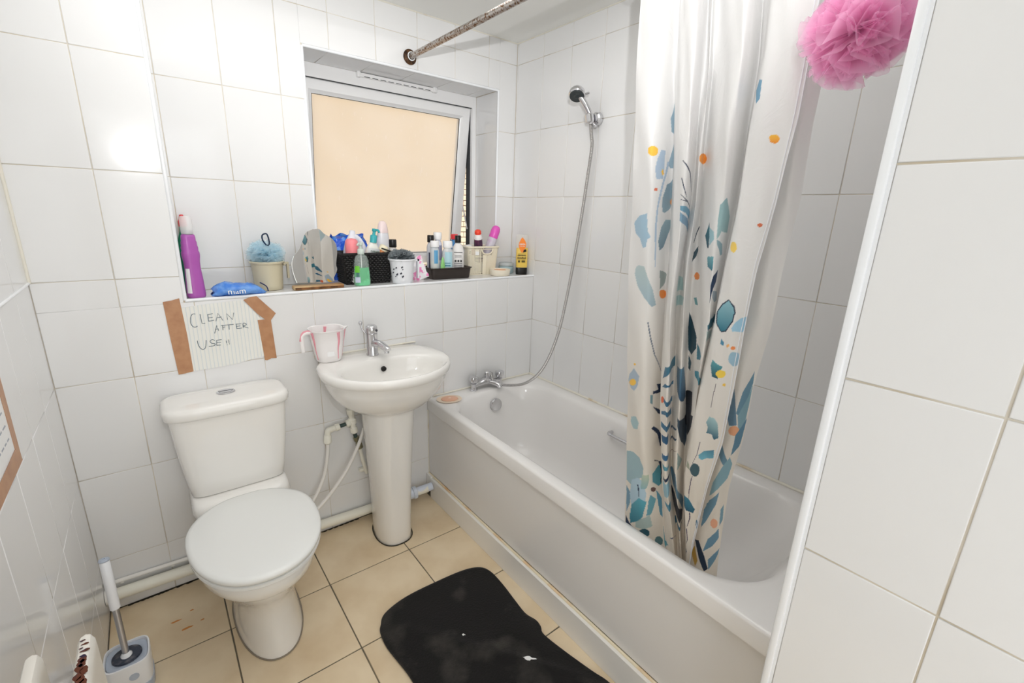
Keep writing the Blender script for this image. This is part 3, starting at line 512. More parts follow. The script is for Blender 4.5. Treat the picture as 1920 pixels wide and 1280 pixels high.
 ('A',2.9,4,[(2.9,0.856),(3.383,0.873),(3.333,0.865),(2.9,0.848)],(60, 90, 115),(60, 90, 115)),
 ('A',2.9,4,[(2.9,0.82),(3.417,0.845),(3.375,0.836),(2.9,0.813)],(60, 90, 115),(60, 90, 115)),
 ('A',2.9,4,[(2.9,0.774),(3.1,0.783),(3.45,0.809),(3.458,0.811),(3.092,0.784),(2.9,0.776)],(110, 60, 70),(110, 60, 70)),
 ('B',0,1,[(0.308,0.545),(0.4,0.552),(0.583,0.514),(0.708,0.475),(0.633,0.462),(0.467,0.495)],(40, 55, 75),(40, 55, 75)),
 ('B',0,0.6,[(0.267,0.494),(0.325,0.525),(0.442,0.483),(0.4,0.46)],(205, 165, 85),(205, 165, 85)),
]
STROKES = [[(0.3953, 1.0704), (0.3867, 1.0705), (0.3802, 1.0595), (0.3777, 1.0401), (0.3818, 1.027), (0.3893, 1.0228), (0.3961, 1.026)], [(0.4089, 1.0682), (0.4098, 1.0443), (0.411, 1.0329), (0.42, 1.0342)], [(0.4318, 1.0637), (0.4312, 1.0393)], [(0.4302, 1.0639), (0.447, 1.0661)], [(0.4314, 1.0518), (0.4454, 1.053)], [(0.4312, 1.0393), (0.4484, 1.0418)], [(0.4536, 1.0371), (0.463, 1.0656), (0.4756, 1.0374)], [(0.4567, 1.0489), (0.4722, 1.0512)], [(0.4902, 1.039), (0.4894, 1.0615), (0.5067, 1.0371), (0.5123, 1.062)], [(0.4441, 0.9922), (0.4541, 1.0216), (0.4577, 1.0011)], [(0.4476, 1.0073), (0.4585, 1.008)], [(0.4714, 1.001), (0.4723, 1.0206)], [(0.4667, 1.0192), (0.4845, 1.0191)], [(0.4719, 1.0116), (0.4796, 1.0123)], [(0.4924, 1.0189), (0.4914, 1.0009)], [(0.4855, 1.019), (0.5074, 1.0184)], [(0.5152, 1.0195), (0.516, 1.0014)], [(0.5151, 1.0187), (0.5328, 1.0182)], [(0.516, 1.0102), (0.5284, 1.0103)], [(0.516, 1.0014), (0.5328, 1.0014)], [(0.5375, 1.0021), (0.5383, 1.0188), (0.5464, 1.0178), (0.5483, 1.0121), (0.5389, 1.0082), (0.5541, 0.9987)], [(0.3887, 0.9727), (0.3903, 0.9542), (0.3968, 0.9409), (0.4031, 0.9379), (0.4106, 0.9449), (0.4154, 0.9709)], [(0.4417, 0.9663), (0.4337, 0.9703), (0.4264, 0.9652), (0.4305, 0.9572), (0.4402, 0.9541), (0.4377, 0.947), (0.4207, 0.9463)], [(0.4474, 0.9662), (0.4451, 0.9467)], [(0.4474, 0.9662), (0.4631, 0.9661)], [(0.4473, 0.9567), (0.4599, 0.9561)], [(0.4451, 0.9467), (0.458, 0.946)], [(0.4769, 0.9599), (0.4774, 0.9493)], [(0.478, 0.945), (0.478, 0.9425)], [(0.4853, 0.9629), (0.4852, 0.9503)], [(0.486, 0.9481), (0.486, 0.9451)]]
HOSE = [(1.655, -0.0593, 0.6257), (1.665, -0.0616, 0.5848), (1.69, -0.0869, 0.56), (1.72, -0.1603, 0.5712), (1.75, -0.2334, 0.6003), (1.79, -0.2888, 0.6622), (1.83, -0.3187, 0.7555), (1.87, -0.3359, 0.8886), (1.9, -0.3391, 1.0228), (1.925, -0.3441, 1.1814), (1.94, -0.3544, 1.3361), (1.945, -0.3699, 1.4852), (1.945, -0.3859, 1.6274), (1.945, -0.3991, 1.7523), (1.94, -0.4084, 1.8283)]
MATPX = [(0.7668, -0.6434), (0.796, -0.6081), (0.8881, -0.5845), (1.0266, -0.5865), (1.1457, -0.5984), (1.208, -0.6252), (1.2305, -0.671), (1.2306, -0.7523), (1.2212, -0.8439), (1.2153, -0.9158), (1.2276, -0.9625), (1.2238, -0.9935), (1.2112, -1.0249), (1.2259, -1.1178), (1.2482, -1.2197), (1.2645, -1.2848)]
MATL = [(0.7522, -0.6734), (0.7474, -0.7395), (0.7611, -0.8516), (0.7648, -0.9199)]
MIRROR = [(0.7546, 1.1491), (0.7454, 1.1822), (0.7412, 1.2253), (0.7521, 1.2567), (0.7745, 1.2837), (0.7917, 1.3193), (0.8042, 1.3466), (0.832, 1.3614), (0.8593, 1.3636), (0.879, 1.3445), (0.9037, 1.3293), (0.9239, 1.305), (0.9281, 1.2695), (0.9201, 1.2182), (0.9229, 1.1932), (0.9073, 1.1621), (0.8947, 1.1423)]
CXO = [.02,-.02,.05,.045,.0,-.035,.03,.012,.05,.02,-.02,.0,.05,.03,-.02,-.035,-.03]
def curt_x(z):
    return 1.372+(2.1-z)*.04
def catmull(P, t):
    # P (n,m) values at integer t ; t array
    n=len(P); i=np.clip(np.floor(t).astype(int),0,n-2); f=t-i
    p0=P[np.clip(i-1,0,n-1)]; p1=P[i]; p2=P[i+1]; p3=P[np.clip(i+2,0,n-1)]
    return .5*((2*p1)+(-p0+p2)*f+(2*p0-5*p1+4*p2-p3)*f*f+(-p0+3*p1-3*p2+p3)*f**3)
def curt_pts(t, z, sheet):
    """world points of the cloth: t = fold coordinate, z = height"""
    t=np.asarray(t,float); z=np.asarray(z,float)
    zg=np.array(CZ); out_y=np.zeros_like(z)
    if sheet=='A': Y=np.array(CY[:17]); X=np.array(CXO)
    else: Y=np.array(CY[17:20]); X=np.array([.03,.0,.02])
    Yz=np.array([np.interp(z,zg[::-1],row[::-1]) for row in Y])
    n=len(Y); i=np.clip(np.floor(t*2).astype(int),0,n-2); f=t*2-i; idx=np.arange(z.size)
    g=lambda k: Yz[np.clip(k,0,n-1),idx]
    y=.5*(2*g(i)+(g(i+1)-g(i-1))*f+(2*g(i-1)-5*g(i)+4*g(i+1)-g(i+2))*f*f+(-g(i-1)+3*g(i)-3*g(i+1)+g(i+2))*f**3)
    X2=X.copy()
    x=catmull(X2,t*2)
    if sheet=='A':  # the second small fold only opens out lower down
        w=np.exp(-((t-3.5)/.35)**2)*np.clip((1.5-z)/.4,0,1); x=x-.03*w
    low=np.clip((.75-z)/.3,0,1)   # gathered where it drops into the tub
    x=x*(1-.45*low)
    x=x+.0025*np.sin(z*9+t*5)+.0018*np.sin(z*23+t*11)
    return np.stack([(curt_x(z).ravel()+x.ravel()),y,z.ravel()],-1)
# ------------------------------------------------------------------ bath
bath = thing('bathtub', 'white acrylic bathtub along the right wall below the shower', 'bathtub', (1.64, -.85, 0))
BX0, BX1, BY0, BY1, BZ = 1.300, W_-.001, -.002, PE+.003, .542
N = 96
def brect(x0, x1, y0, y1, z, r, n=N, skew=0):
    """rounded rectangle, n points, same angle ordering for every ring"""
    cx, cy = (x0+x1)/2, (y0+y1)/2; a, b = (x1-x0)/2, (y0-y1)/2; out = []
    per = n//4
    for q in range(4):
        sx = (1, -1, -1, 1)[q]; sy = (1, 1, -1, -1)[q]
        ccx = cx+sx*(a-r); ccy = cy+sy*(b-r)
        a0 = q*math.pi/2
        for k in range(per):
            t = a0+math.pi/2*k/(per-1) if per > 1 else a0
            x = ccx+r*math.cos(t); y = ccy+r*math.sin(t)
            if skew and x < cx: x += skew*(y/BY1)
            out.append((x, y, z))
    return out
SK = -.014
rings = [brect(BX0+.006, BX1, BY0, BY1, .478, .006, skew=SK), brect(BX0, BX1, BY0, BY1, .480, .008, skew=SK), brect(BX0, BX1, BY0, BY1, BZ-.010, .010, skew=SK), brect(BX0+.003, BX1-.002, BY0-.002, BY1+.002, BZ-.003, .012, skew=SK), brect(BX0+.012, BX1-.008, BY0-.008, BY1+.008, BZ, .016, skew=SK),
         brect(BX0+.038, BX1-.060, BY0-.082, BY1+.100, BZ-.001, .17, skew=SK), brect(BX0+.046, BX1-.068, BY0-.090, BY1+.108, BZ-.006, .175), brect(BX0+.054, BX1-.078, BY0-.098, BY1+.122, BZ-.022, .18),
         brect(BX0+.066, BX1-.095, BY0-.108, BY1+.16, BZ-.10, .17), brect(BX0+.082, BX1-.115, BY0-.122, BY1+.24, BZ-.22, .16), brect(BX0+.10, BX1-.13, BY0-.14, BY1+.32, BZ-.32, .15), brect(BX0+.125, BX1-.155, BY0-.17, BY1+.38, BZ-.375, .14), brect(BX0+.17, BX1-.2, BY0-.22, BY1+.44, BZ-.39, .12)]
part('tub', loft(rings, cap0=False), M['acrylic'], bath, ang=50)
ov = part('overflow_cover', [disc_prof((1.651, -.104, .459), (1.651, -.125, .463), [(0, 0), (.030, 0), (.034, .3), (.034, .8), (.031, 1), (.027, .96), (0, .98)])], M['chrome'], bath)
part('waste', [lathe([(0, 0), (.034, 0), (.034, .003), (.026, .005), (.024, .002), (0, .002)], c=(1.70, -.30, BZ-.389))], M['chrome'], bath)
part('handle', [tube([(1.893, -.71, .478), (1.868, -.712, .483), (1.853, -.725, .484), (1.85, -.76, .484), (1.85, -.86, .484), (1.853, -.905, .484), (1.868, -.918, .483), (1.893, -.92, .478)], .0085, 14, 6)], M['chrome'], bath)
part('side_panel', [box(1.307, 1.318, PE+.004, -.004, .12, .479)], M['panel'], bath, smooth=False)
pl = tag(part('plinth_board', [box(1.286, 1.303, PE+.004, -.05, .001, .112), box(1.2875, 1.302, -.05, -.002, .045, .118)], M['white_pvc'], None, smooth=False), 'low white plinth board at the foot of the bath panel', 'plinth')
rm = mat('yellowed_silicone', srgb(226, 214, 186), .5, noise=(srgb(214, 160, 96), 7, .52, .68))
part('sealant', [tube([(1.3035, -.004, .115), (1.303, -.6, .114), (1.303, -1.2, .114), (1.303, PE+.006, .114)], .0055, 8, 4)], rm, pl)
for nm, a, b_, r in (('trim_11', (1.305, -.003, BZ+.002), (W_, -.003, BZ+.002), .005), ('trim_12', (W_-.003, -.002, BZ+.002), (W_-.003, PE, BZ+.002), .006), ('trim_13', (1.306, -.003, .477), (1.296, PE+.004, .477), .0028)):
    strip(nm, a, b_, r, 'silicone')
strip('trim_14', (1.3045, -.002, .12), (1.3045, -.002, .476), .003, 'silicone')

# bath mixer tap
mt = thing('bath_mixer_tap', 'chrome bath mixer tap with two knobs on the end of the bathtub', 'tap', (1.635, -.045, BZ))
z0 = BZ
part('body', [lathe([(.021, 0), (.021, .004), (.015, .008), (.013, .03), (.017, .036), (.012, .040)], c=(1.552, -.045, z0)), lathe([(.021, 0), (.021, .004), (.015, .008), (.013, .03), (.017, .036), (.012, .040)], c=(1.722, -.045, z0)),
    tube([(1.552, -.045, z0+.022), (1.59, -.045, z0+.028), (1.637, -.045, z0+.036), (1.684, -.045, z0+.028), (1.722, -.045, z0+.022)], .0125, 16, 6, rf=lambda t: 1+.65*math.exp(-((t-.5)/.2)**2)),
    tube([(1.637, -.045, z0+.03), (1.637, -.045, z0+.06)], .015, 16, 1)], M['chrome'], mt)
part('spout', [tube([(1.645, -.05, z0+.03), (1.66, -.08, z0+.03), (1.672, -.105, z0+.024), (1.675, -.113, z0+.012)], .0125, 16, 6)], M['chrome'], mt)
for x in (1.552, 1.722):
    k = part('knob', [lathe([(.008, .038), (.010, .042), (.019, .046), (.0215, .052), (.0215, .070), (.019, .076), (0, .078)], 16, c=(x, -.045, z0), e=3)], M['chrome'], mt)
part('diverter', [lathe([(.010, .05), (.010, .07), (.013, .073), (.013, .084), (.006, .092), (0, .093)], c=(1.637, -.045, z0)), cyl((1.645, -.048, z0+.062), (1.655, -.058, z0+.084), .008)], M['chrome'], mt)
# shower hose, bracket and handset
hz = mat('ribbed_metal_hose', (.56, .55, .54), .25, 1)
nn = hz.node_tree.nodes; ll = hz.node_tree.links
wv = nn.new('ShaderNodeTexWave'); wv.bands_direction = 'Z'; wv.inputs['Scale'].default_value = 60; bpn = nn.new('ShaderNodeBump'); bpn.inputs['Distance'].default_value = .002; bpn.inputs['Strength'].default_value = .8
tcn = nn.new('ShaderNodeTexCoord'); ll.new(tcn.outputs['Object'], wv.inputs[0]); ll.new(wv.outputs[0], bpn.inputs['Height']); ll.new(bpn.outputs[0], nn['Principled BSDF'].inputs['Normal'])
HB = (1.928, -.395, 1.868)
hose = part('shower_hose', [tube(HOSE[:-1]+[(1.935, -.4, 1.80), (1.930, -.396, 1.845)], .0073, 12, 8)], hz, None)
tag(hose, 'long ribbed metal shower hose looping from bath tap to handset', 'hose')
br = thing('shower_bracket', 'chrome shower holder fixed to the right wall tiles', 'bracket', (W_, -.385, 1.87))
part('wall_plate', [disc_prof((W_-.0005, -.395, 1.870), (W_-.024, -.395, 1.870), [(0, 0), (.028, 0), (.030, .2), (.027, .8), (.02, 1), (0, 1)])], M['chrome'], br)
part('clip', [cyl((W_-.02, -.395, 1.872), (1.945, -.395, 1.870), .019, .017), disc_prof((1.926, -.394, 1.848), (1.922, -.388, 1.886), [(.0165, 0), (.020, .1), (.021, .9), (.0175, 1), (.0145, .8), (.0145, .2)]) , tube([(1.95, -.405, 1.85), (1.94, -.415, 1.835), (1.925, -.412, 1.84)], .006, 8, 4)], M['chrome'], br)
sh = thing('shower_handset', 'round chrome shower handset with dark face pointing down from its holder', 'shower head', HB)
hd = Vector((1.876, -.352, 1.965)); nrm = Vector((-.42, -.38, -.82)).normalized()
part('handle', [tube([(1.931, -.398, 1.845), (1.924, -.392, 1.885), (1.905, -.377, 1.925), tuple(hd-nrm*.012)], .0115, 16, 6, rf=lambda t: .95+.25*t)], M['chrome'], sh)
hh = part('head', [disc_prof(hd-nrm*.030, hd+nrm*.014, [(0, 0), (.014, .03), (.026, .2), (.0345, .48), (.037, .72), (.037, .9), (.033, 1), (0, 1)], 36)], M['chrome'], sh)
fc = part('spray_face', [disc_prof(hd+nrm*.0135, hd+nrm*.017, [(0, 0), (.031, 0), (.0315, .6), (.030, 1), (.024, .9), (.022, 1.1), (.012, .8), (.010, 1.2), (0, 1.2)], 36)], col('dark_spray_plate', 52, 58, 60, .35), hh)
part('selector', [tube([tuple(hd+Vector((.03, -.02, .0))), tuple(hd+Vector((.044, -.03, .006)))], .005, 8, 1)], M['chrome'], hh)

# rod, curtain
rust = mat('rusty_chrome', (.46, .43, .40), .25, .9, noise=(srgb(110, 78, 50), 110, .50, .60, 8), bump=(80, .3, .001))
nn = rust.node_tree.nodes
rust2 = mat('rusted_flange_metal', srgb(96, 66, 38), .55, .4, noise=(srgb(46, 28, 16), 60, .4, .6))
rod = thing('curtain_rod', 'rust spotted metal curtain rod running along above the bathtub', 'rod', (1.3555, -.75, 2.118))
part('pole', [cyl((1.3555, D_-.002, 2.118), (1.3555, PE+.001, 2.118), .0125, n=28)], rust, rod)
for y, s in ((D_, -1), (PE, 1)):
    part('flange', [disc_prof((1.3555, y+s*.0003, 2.118), (1.3555, y+s*.016, 2.118), [(0, 0), (.031, 0), (.032, .25), (.027, .6), (.018, .75), (.0165, 1), (.0127, 1)])], rust2, rod)
part('collar', [tube([(1.3555+.0165*math.cos(a), D_-.02, 2.118+.0165*math.sin(a)) for a in [2*math.pi*k/14 for k in range(15)]], .0025, 8, 2)], M['white'], rod)

cu = thing('shower_curtain', 'white shower curtain printed with blue leaves and orange dots, gathered in folds', 'curtain', (1.3555, -1.3, 2.10))
def cloth(sheet, n_t, z0, z1, nz, step):
    t = np.linspace(0, n_t, int(n_t*step)+1); z = np.linspace(z0, z1, nz)
    T, Z = np.meshgrid(t, z); T = T.ravel(); Z = Z.ravel()
    P = curt_pts(T, Z, sheet); m, k = len(t), nz
    idx = np.arange(m*k).reshape(k, m)
    F = np.stack([idx[:-1, :-1], idx[:-1, 1:], idx[1:, 1:], idx[1:, :-1]], -1).reshape(-1, 4)
    me = bpy.data.meshes.new('cloth'); me.from_pydata((P-np.array(cu.location)).tolist(), [], F.tolist()); me.shade_smooth()
    top = np.array([.84, .835, .83]); low = np.array([.82, .75, .65]); f = np.clip((1.35-Z)/.8, 0, 1)[:, None]
    colr = top*(1-f)+low*f
    for sh_, lo, hi, poly, c1, c2 in PRINTS:
        if sh_ != sheet: continue
        q = np.array(poly); x0, y0 = q.min(0); x1, y1 = q.max(0)
        s = np.where((T >= x0) & (T <= x1) & (Z >= y0) & (Z <= y1))[0]
        if not len(s): continue
        a, b_ = T[s], Z[s]; ins = np.zeros(len(s), bool); j = len(q)-1
        for i in range(len(q)):
            xi, yi = q[i]; xj, yj = q[j]
            if yi != yj:
                ins ^= ((yi > b_) != (yj > b_)) & (a < (xj-xi)*(b_-yi)/(yj-yi)+xi)
            j = i
        g_ = ((b_-y0)/max(y1-y0, 1e-6))[:, None]
        cc = np.array(srgb(*c1))*g_+np.array(srgb(*c2))*(1-g_)
        colr[s[ins]] = cc[ins]
    ca = me.color_attributes.new('print', 'FLOAT_COLOR', 'POINT')
    ca.data.foreach_set('color', np.concatenate([colr, np.ones((len(colr), 1))], 1).astype(np.float32).ravel())
    return me
cm = bpy.data.materials.new('printed_polyester'); cm.use_nodes = True
n = cm.node_tree.nodes; l = cm.node_tree.links; n.clear()
out = n.new('ShaderNodeOutputMaterial'); pb = n.new('ShaderNodeBsdfPrincipled'); pb.inputs['Roughness'].default_value = .55; pb.inputs['Specular IOR Level'].default_value = .3; pb.inputs['Sheen Weight'].default_value = .1
at = n.new('ShaderNodeAttribute'); at.attribute_name = 'print'; tr = n.new('ShaderNodeBsdfTranslucent'); mx = n.new('ShaderNodeMixShader'); mx.inputs[0].default_value = .22
tc = n.new('ShaderNodeTexCoord'); nz_ = n.new('ShaderNodeTexNoise'); nz_.inputs['Scale'].default_value = 18; nz_.inputs['Detail'].default_value = 6; nz_.inputs['Distortion'].default_value = 1.5
bp = n.new('ShaderNodeBump'); bp.inputs['Strength'].default_value = .35; bp.inputs['Distance'].default_value = .006
l.new(tc.outputs['Object'], nz_.inputs['Vector']); l.new(nz_.outputs[0], bp.inputs['Height']); l.new(bp.outputs[0], pb.inputs['Normal'])
l.new(at.outputs['Color'], pb.inputs['Base Color']); l.new(at.outputs['Color'], tr.inputs[0]); l.new(pb.outputs[0], mx.inputs[1]); l.new(tr.outputs[0], mx.inputs[2]); l.new(mx.outputs[0], out.inputs[0])
c1 = link('cloth', cloth('A', 8, .42, 2.09, 950, 62), cu, cm)
c2 = link('back_panel', cloth('B', 1, .42, 2.09, 950, 100), cu, cm)
# hem stitching along the free edge
zz = np.linspace(.45, 2.08, 60)
for off, nm in ((.13, 'hem'), (.02, 'hem')):
    pp = curt_pts(np.full(60, 8-off), zz, 'A'); pp[:, 0] -= .0012
    part(nm, [tube([tuple(p) for p in pp], .0009, 6, 1)], mat('white_hem', (.86, .88, .92), .6), cu)
for k in range(7):
    y = -1.06-.07*k
    part('curtain_ring', [tube([(1.3555+.021*math.cos(a), y, 2.107+.026*math.sin(a)) for a in [2*math.pi*j/16 for j in range(17)]], .0016, 6, 1)], M['white'], cu)

# ------------------------------------------------------------------ mesh sponges
def puff(name, label, centre, R, colr, disks, parent_parts, seed, squash=1.0, alpha=.85, amp=.26):
    random.seed(seed); th_ = thing(name, label, 'bath puff', centre)
    g = G()
    for d in range(disks):
        nrm = Vector((random.gauss(0, 1), random.gauss(0, 1), random.gauss(0, 1))).normalized(); u = nrm.orthogonal().normalized(); w = nrm.cross(u)
        k = random.randint(8, 14); ph = random.uniform(0, 6.28); k2 = random.randint(19, 31); r_ = R*random.uniform(.84, 1.05); ns, nr = 180, 7
        v = []
        for i in range(nr+1):
            q = i/nr
            for j in range(ns):
                t = 2*math.pi*j/ns
                rr = r_*q*(1+.07*math.sin(k2*.5*t+ph)*q)
                h = (amp*R*math.sin(k*t+ph)*q**1.4+.07*R*math.sin(k2*t+2*ph)*q**2)
                p = (u*math.cos(t)+w*math.sin(t))*rr+nrm*h; p.z *= squash
                v.append(tuple(p))
        f = [(i*ns+j, i*ns+(j+1) % ns, (i+1)*ns+(j+1) % ns, (i+1)*ns+j) for i in range(nr) for j in range(ns)]
        g.add(v, f)
    m = bpy.data.materials.new(name+'_mesh'); m.use_nodes = True; n = m.node_tree.nodes; l = m.node_tree.links; n.clear()
    out = n.new('ShaderNodeOutputMaterial'); df = n.new('ShaderNodeBsdfDiffuse'); df.inputs[0].default_value = (*colr, 1); tl = n.new('ShaderNodeBsdfTranslucent'); tl.inputs[0].default_value = (*colr, 1)
    a = n.new('ShaderNodeMixShader'); a.inputs[0].default_value = .62; tp = n.new('ShaderNodeBsdfTransparent'); b = n.new('ShaderNodeMixShader'); b.inputs[0].default_value = alpha
    l.new(df.outputs[0], a.inputs[1]); l.new(tl.outputs[0], a.inputs[2]); l.new(tp.outputs[0], b.inputs[1]); l.new(a.outputs[0], b.inputs[2]); l.new(b.outputs[0], out.inputs[0])
    o = mk('netting', g.v, g.f, m, th_, True, 180)
    return th_
pk = puff('bath_puff', 'pink mesh bath puff hanging beside the shower curtain', (1.280, -1.604, 1.764), .083, srgb(255, 208, 236), 17, None, 5, alpha=.40)
part('cord', [tube([(1.275, -1.606, 1.84), (1.29, -1.602, 1.92), (1.335, -1.60, 2.06), (1.3555, -1.60, 2.135), (1.366, -1.602, 2.10)], .0018, 6, 6)], col('pink_cord', 240, 150, 190), pk)

# ------------------------------------------------------------------ toilet
to = thing('toilet', 'white close-coupled toilet with closed lid standing on the beige floor', 'toilet', (.45, -.33, 0))
TX = .445
def egg(cx, yb, yf, hw, z, n=64, bw=.72, e=2.15, flat=.0):
    """rounded seat outline: yb back, yf front (negative), hw half width"""
    out = []; yc = yb+(yf-yb)*.42
    for i in range(n):
        t = 2*math.pi*i/n; c, s = math.cos(t), math.sin(t)
        x = hw*math.copysign(abs(c)**(2/e), c)
        if s < 0: y = yc+(yf-yc)*abs(s)**(2/e)
        else:
            y = yc+(yb-yc)*abs(s)**(2/2.9); x = x*(1-(1-bw)*abs(s)**2.2) if False else hw*math.copysign(abs(c)**(2/2.9), c)*(1-(1-bw)*max(0, s)**1.5)
        out.append((cx+x, y, z))
    return out
fx = .458
part('pan', [loft([egg(fx, -.13, -.562, .104, .0, bw=.9), egg(fx, -.13, -.560, .103, .012, bw=.9), egg(fx, -.13, -.545, .094, .06, bw=.9), egg(fx-.002, -.13, -.530, .092, .13, bw=.92), egg(fx-.004, -.13, -.532, .100, .185, bw=.95), egg(TX+.006, -.13, -.565, .125, .235, bw=.95), egg(TX+.003, -.13, -.615, .150, .285), egg(TX, -.13, -.652, .166, .328), egg(TX, -.13, -.668, .172, .345), egg(TX, -.13, -.676, .178, .352), egg(TX, -.14, -.684, .181, .385), egg(TX, -.15, -.680, .178, .400), egg(TX, -.17, -.65, .15, .402)]),
    loft([ring(TX, -.10, .20, .085, .07, 40, 4), ring(TX, -.11, .29, .105, .09, 40, 4), ring(TX, -.122, .36, .145, .112, 40, 5), ring(TX, -.126, .408, .158, .124, 40, 6), ring(TX, -.118, .436, .153, .112, 40, 6), ring(TX, -.105, .446, .148, .098, 40, 6)])], M['ceramic'], to, ang=60)
st_ = part('seat', [loft([egg(TX, -.226, -.690, .184, .404), egg(TX, -.224, -.695, .188, .409), egg(TX, -.224, -.695, .188, .417), egg(TX, -.228, -.690, .184, .4205)])], M['seat'], to)
lid = part('lid', [loft([egg(TX, -.222, -.693, .186, .4235), egg(TX, -.220, -.698, .190, .428), egg(TX, -.220, -.698, .190, .437), egg(TX, -.224, -.694, .186, .4425), egg(TX, -.235, -.68, .175, .4455), egg(TX, -.30, -.60, .11, .4475)])], M['seat'], to, ang=60)
for sx in (-.075, .075):
    part('hinge', [rbox(TX+sx, -.216, .41, .436, .020, .011, .005, 20, 4)], M['seat'], to)
part('cistern', [loft([ring(TX+s, y, z, a, b, 48, e) for s, y, z, a, b, e in ((0, -.095, .447, .146, .082, 6), (0, -.095, .452, .151, .088, 6), (0, -.0965, .50, .158, .090, 6), (0, -.098, .6, .170, .0925, 6), (0, -.0995, .70, .178, .0945, 6), (0, -.1, .752, .1815, .0955, 6))])], M['ceramic'], to, ang=60)
cl = part('cistern_lid', [loft([ring(TX, -.102, z, a, b, 56, 5) for z, a, b in ((.748, .186, .098), (.750, .190, .101), (.757, .194, .1035), (.775, .195, .104), (.786, .190, .100), (.7905, .178, .088), (.792, .12, .05))])], M['ceramic'], to, ang=60)
fb = part('flush_button', [lathe([(0, 0), (.029, 0), (.030, .002), (.0285, .0045), (.023, .005), (.0225, .003), (0, .003)], 32, c=(TX, -.088, .7915), sy=.85)], M['chrome'], to)
part('button_half', [moved(loft([[(math.cos(a)*.021*q, .0015+math.sin(a)*.017*q, z) for a in [math.pi*k/14 for k in range(15)]] for q, z in ((1, 0), (1, .0025), (.9, .003))]), (TX, -.088, .795)), moved(loft([[(math.cos(a)*.021*q, -.0015-math.sin(a)*.017*q, z) for a in [math.pi*k/14 for k in range(15)]] for q, z in ((1, 0), (1, .0018), (.9, .002))]), (TX, -.088, .795))], M['chrome'], fb)
part('floor_sealant', [tube([(x, y, .002) for x, y, _ in egg(fx, -.13, -.563, .105, 0, bw=.9)]+[egg(fx, -.13, -.563, .105, .002, bw=.9)[0]], .003, 6, 1)], mat('grey_floor_sealant', srgb(140, 130, 116), .8), to)

# ------------------------------------------------------------------ wash basin
ba = thing('wash_basin', 'white pedestal wash basin with oval bowl under the window ledge', 'basin', (1.0, -.2, 0))
BCX = 1.012
def rim_ring(s, z, dy=0, n=72):
    out = []
    for i in range(n):
        t = 2*math.pi*i/n; c, sn = math.cos(t), math.sin(t)
        if sn < 0: x = .268*c; y = -.205+(.248*sn)
        else:
            e = 2/5.5; x = (.268-.034*min(1, sn*3))*math.copysign(abs(c)**e, c); y = -.205+.203*abs(sn)**e
        out.append((BCX+x*s, -.2+(y+.2)*s+dy, z))
    return out
def bowl_ring(s, z, dy=0, n=72):
    out = []
    for i in range(n):
        t = 2*math.pi*i/n; c, sn = math.cos(t), math.sin(t)
        y = .158*sn if sn < 0 else .118*math.copysign(abs(sn)**.8, sn)
        out.append((BCX+.008+.216*c*s, -.262+y*s+dy, z))
    return out
part('bowl', [loft([rim_ring(.32, .645, -.02), rim_ring(.42, .650, -.015), rim_ring(.60, .668, -.01), rim_ring(.76, .70), rim_ring(.86, .735), rim_ring(.925, .775), rim_ring(.955, .80), rim_ring(.972, .806), rim_ring(.992, .812), rim_ring(1.0, .822), rim_ring(.998, .832), rim_ring(.985, .840), rim_ring(.96, .843),
    bowl_ring(1.06, .840), bowl_ring(1.0, .834), bowl_ring(.96, .822), bowl_ring(.92, .795), bowl_ring(.84, .76), bowl_ring(.68, .725, -.005), bowl_ring(.42, .703, -.01), bowl_ring(.12, .697, -.01)])], M['ceramic'], ba, ang=70)
def ped(z, hw, yf, yb=-.02):
    out = []
    for i in range(48):
        t = 2*math.pi*i/48; c, s = math.cos(t), math.sin(t)
        out.append((1.013+hw*math.copysign(abs(c)**(2/2.6), c), ((yf+yb)/2-.02)+(abs(yf-(yf+yb)/2+.02)*s if s < 0 else (yb-((yf+yb)/2-.02))*s), z))
    return out
part('pedestal', [loft([ped(0, .076, -.285, -.06), ped(.004, .077, -.286, -.06), ped(.08, .077, -.284, -.06), ped(.25, .083, -.29, -.06), ped(.42, .091, -.30, -.05), ped(.56, .098, -.312, -.04), ped(.64, .1025, -.318, -.04), ped(.67, .103, -.318, -.04)])], M['ceramic'], ba, ang=60)
part('overflow_hole', [disc_prof((1.015, -.158, .797), (1.015, -.166, .795), [(0, 0), (.011, 0), (.0115, 1), (.0085, 1.15), (.0075, .7), (0, .6)])], M['black'], ba)
part('waste', [lathe([(0, 0), (.024, 0), (.024, .002), (.016, .003), (0, .002)], c=(1.01, -.272, .698))], M['chrome'], ba)
part('floor_sealant', [tube([(x, y, .002) for x, y, _ in ped(0, .08, -.29, -.06)]+[(1.005+.08, -.205, .002)], .0025, 6, 1)], M['grime'], ba)
strip('trim_15', (.780, -.0025, .844), (1.243, -.0025, .844), .0045, 'silicone')
tp = thing('basin_tap', 'chrome single lever basin mixer tap standing on the basin deck', 'tap', (1.0, -.085, .842))
part('body', [lathe([(.026, 0), (.026, .004), (.0235, .008), (.0225, .05), (.0235, .090), (.0245, .094), (.024, .097)], c=(1.0, -.085, .842))], M['chrome'], tp)
cp = part('cap', [lathe([(.0235, .0975), (.0248, .100), (.0250, .118), (.0235, .126), (.018, .131), (0, .133)], c=(1.0, -.085, .842))], M['chrome'], tp)
part('temperature_dot', [disc_prof((1.0135, -.1055, .952), (1.015, -.108, .9525), [(0, 0), (.006, 0), (.005, 1), (0, 1)])], col('dark_dot', 60, 60, 66), cp)
part('spout', [tube([(1.004, -.10, .898), (1.016, -.135, .898), (1.026, -.168, .888), (1.03, -.183, .880)], .0155, 18, 6, rf=lambda t: 1.05-.18*t), cyl((1.027, -.170, .882), (1.028, -.172, .866), .011)], M['chrome'], tp)
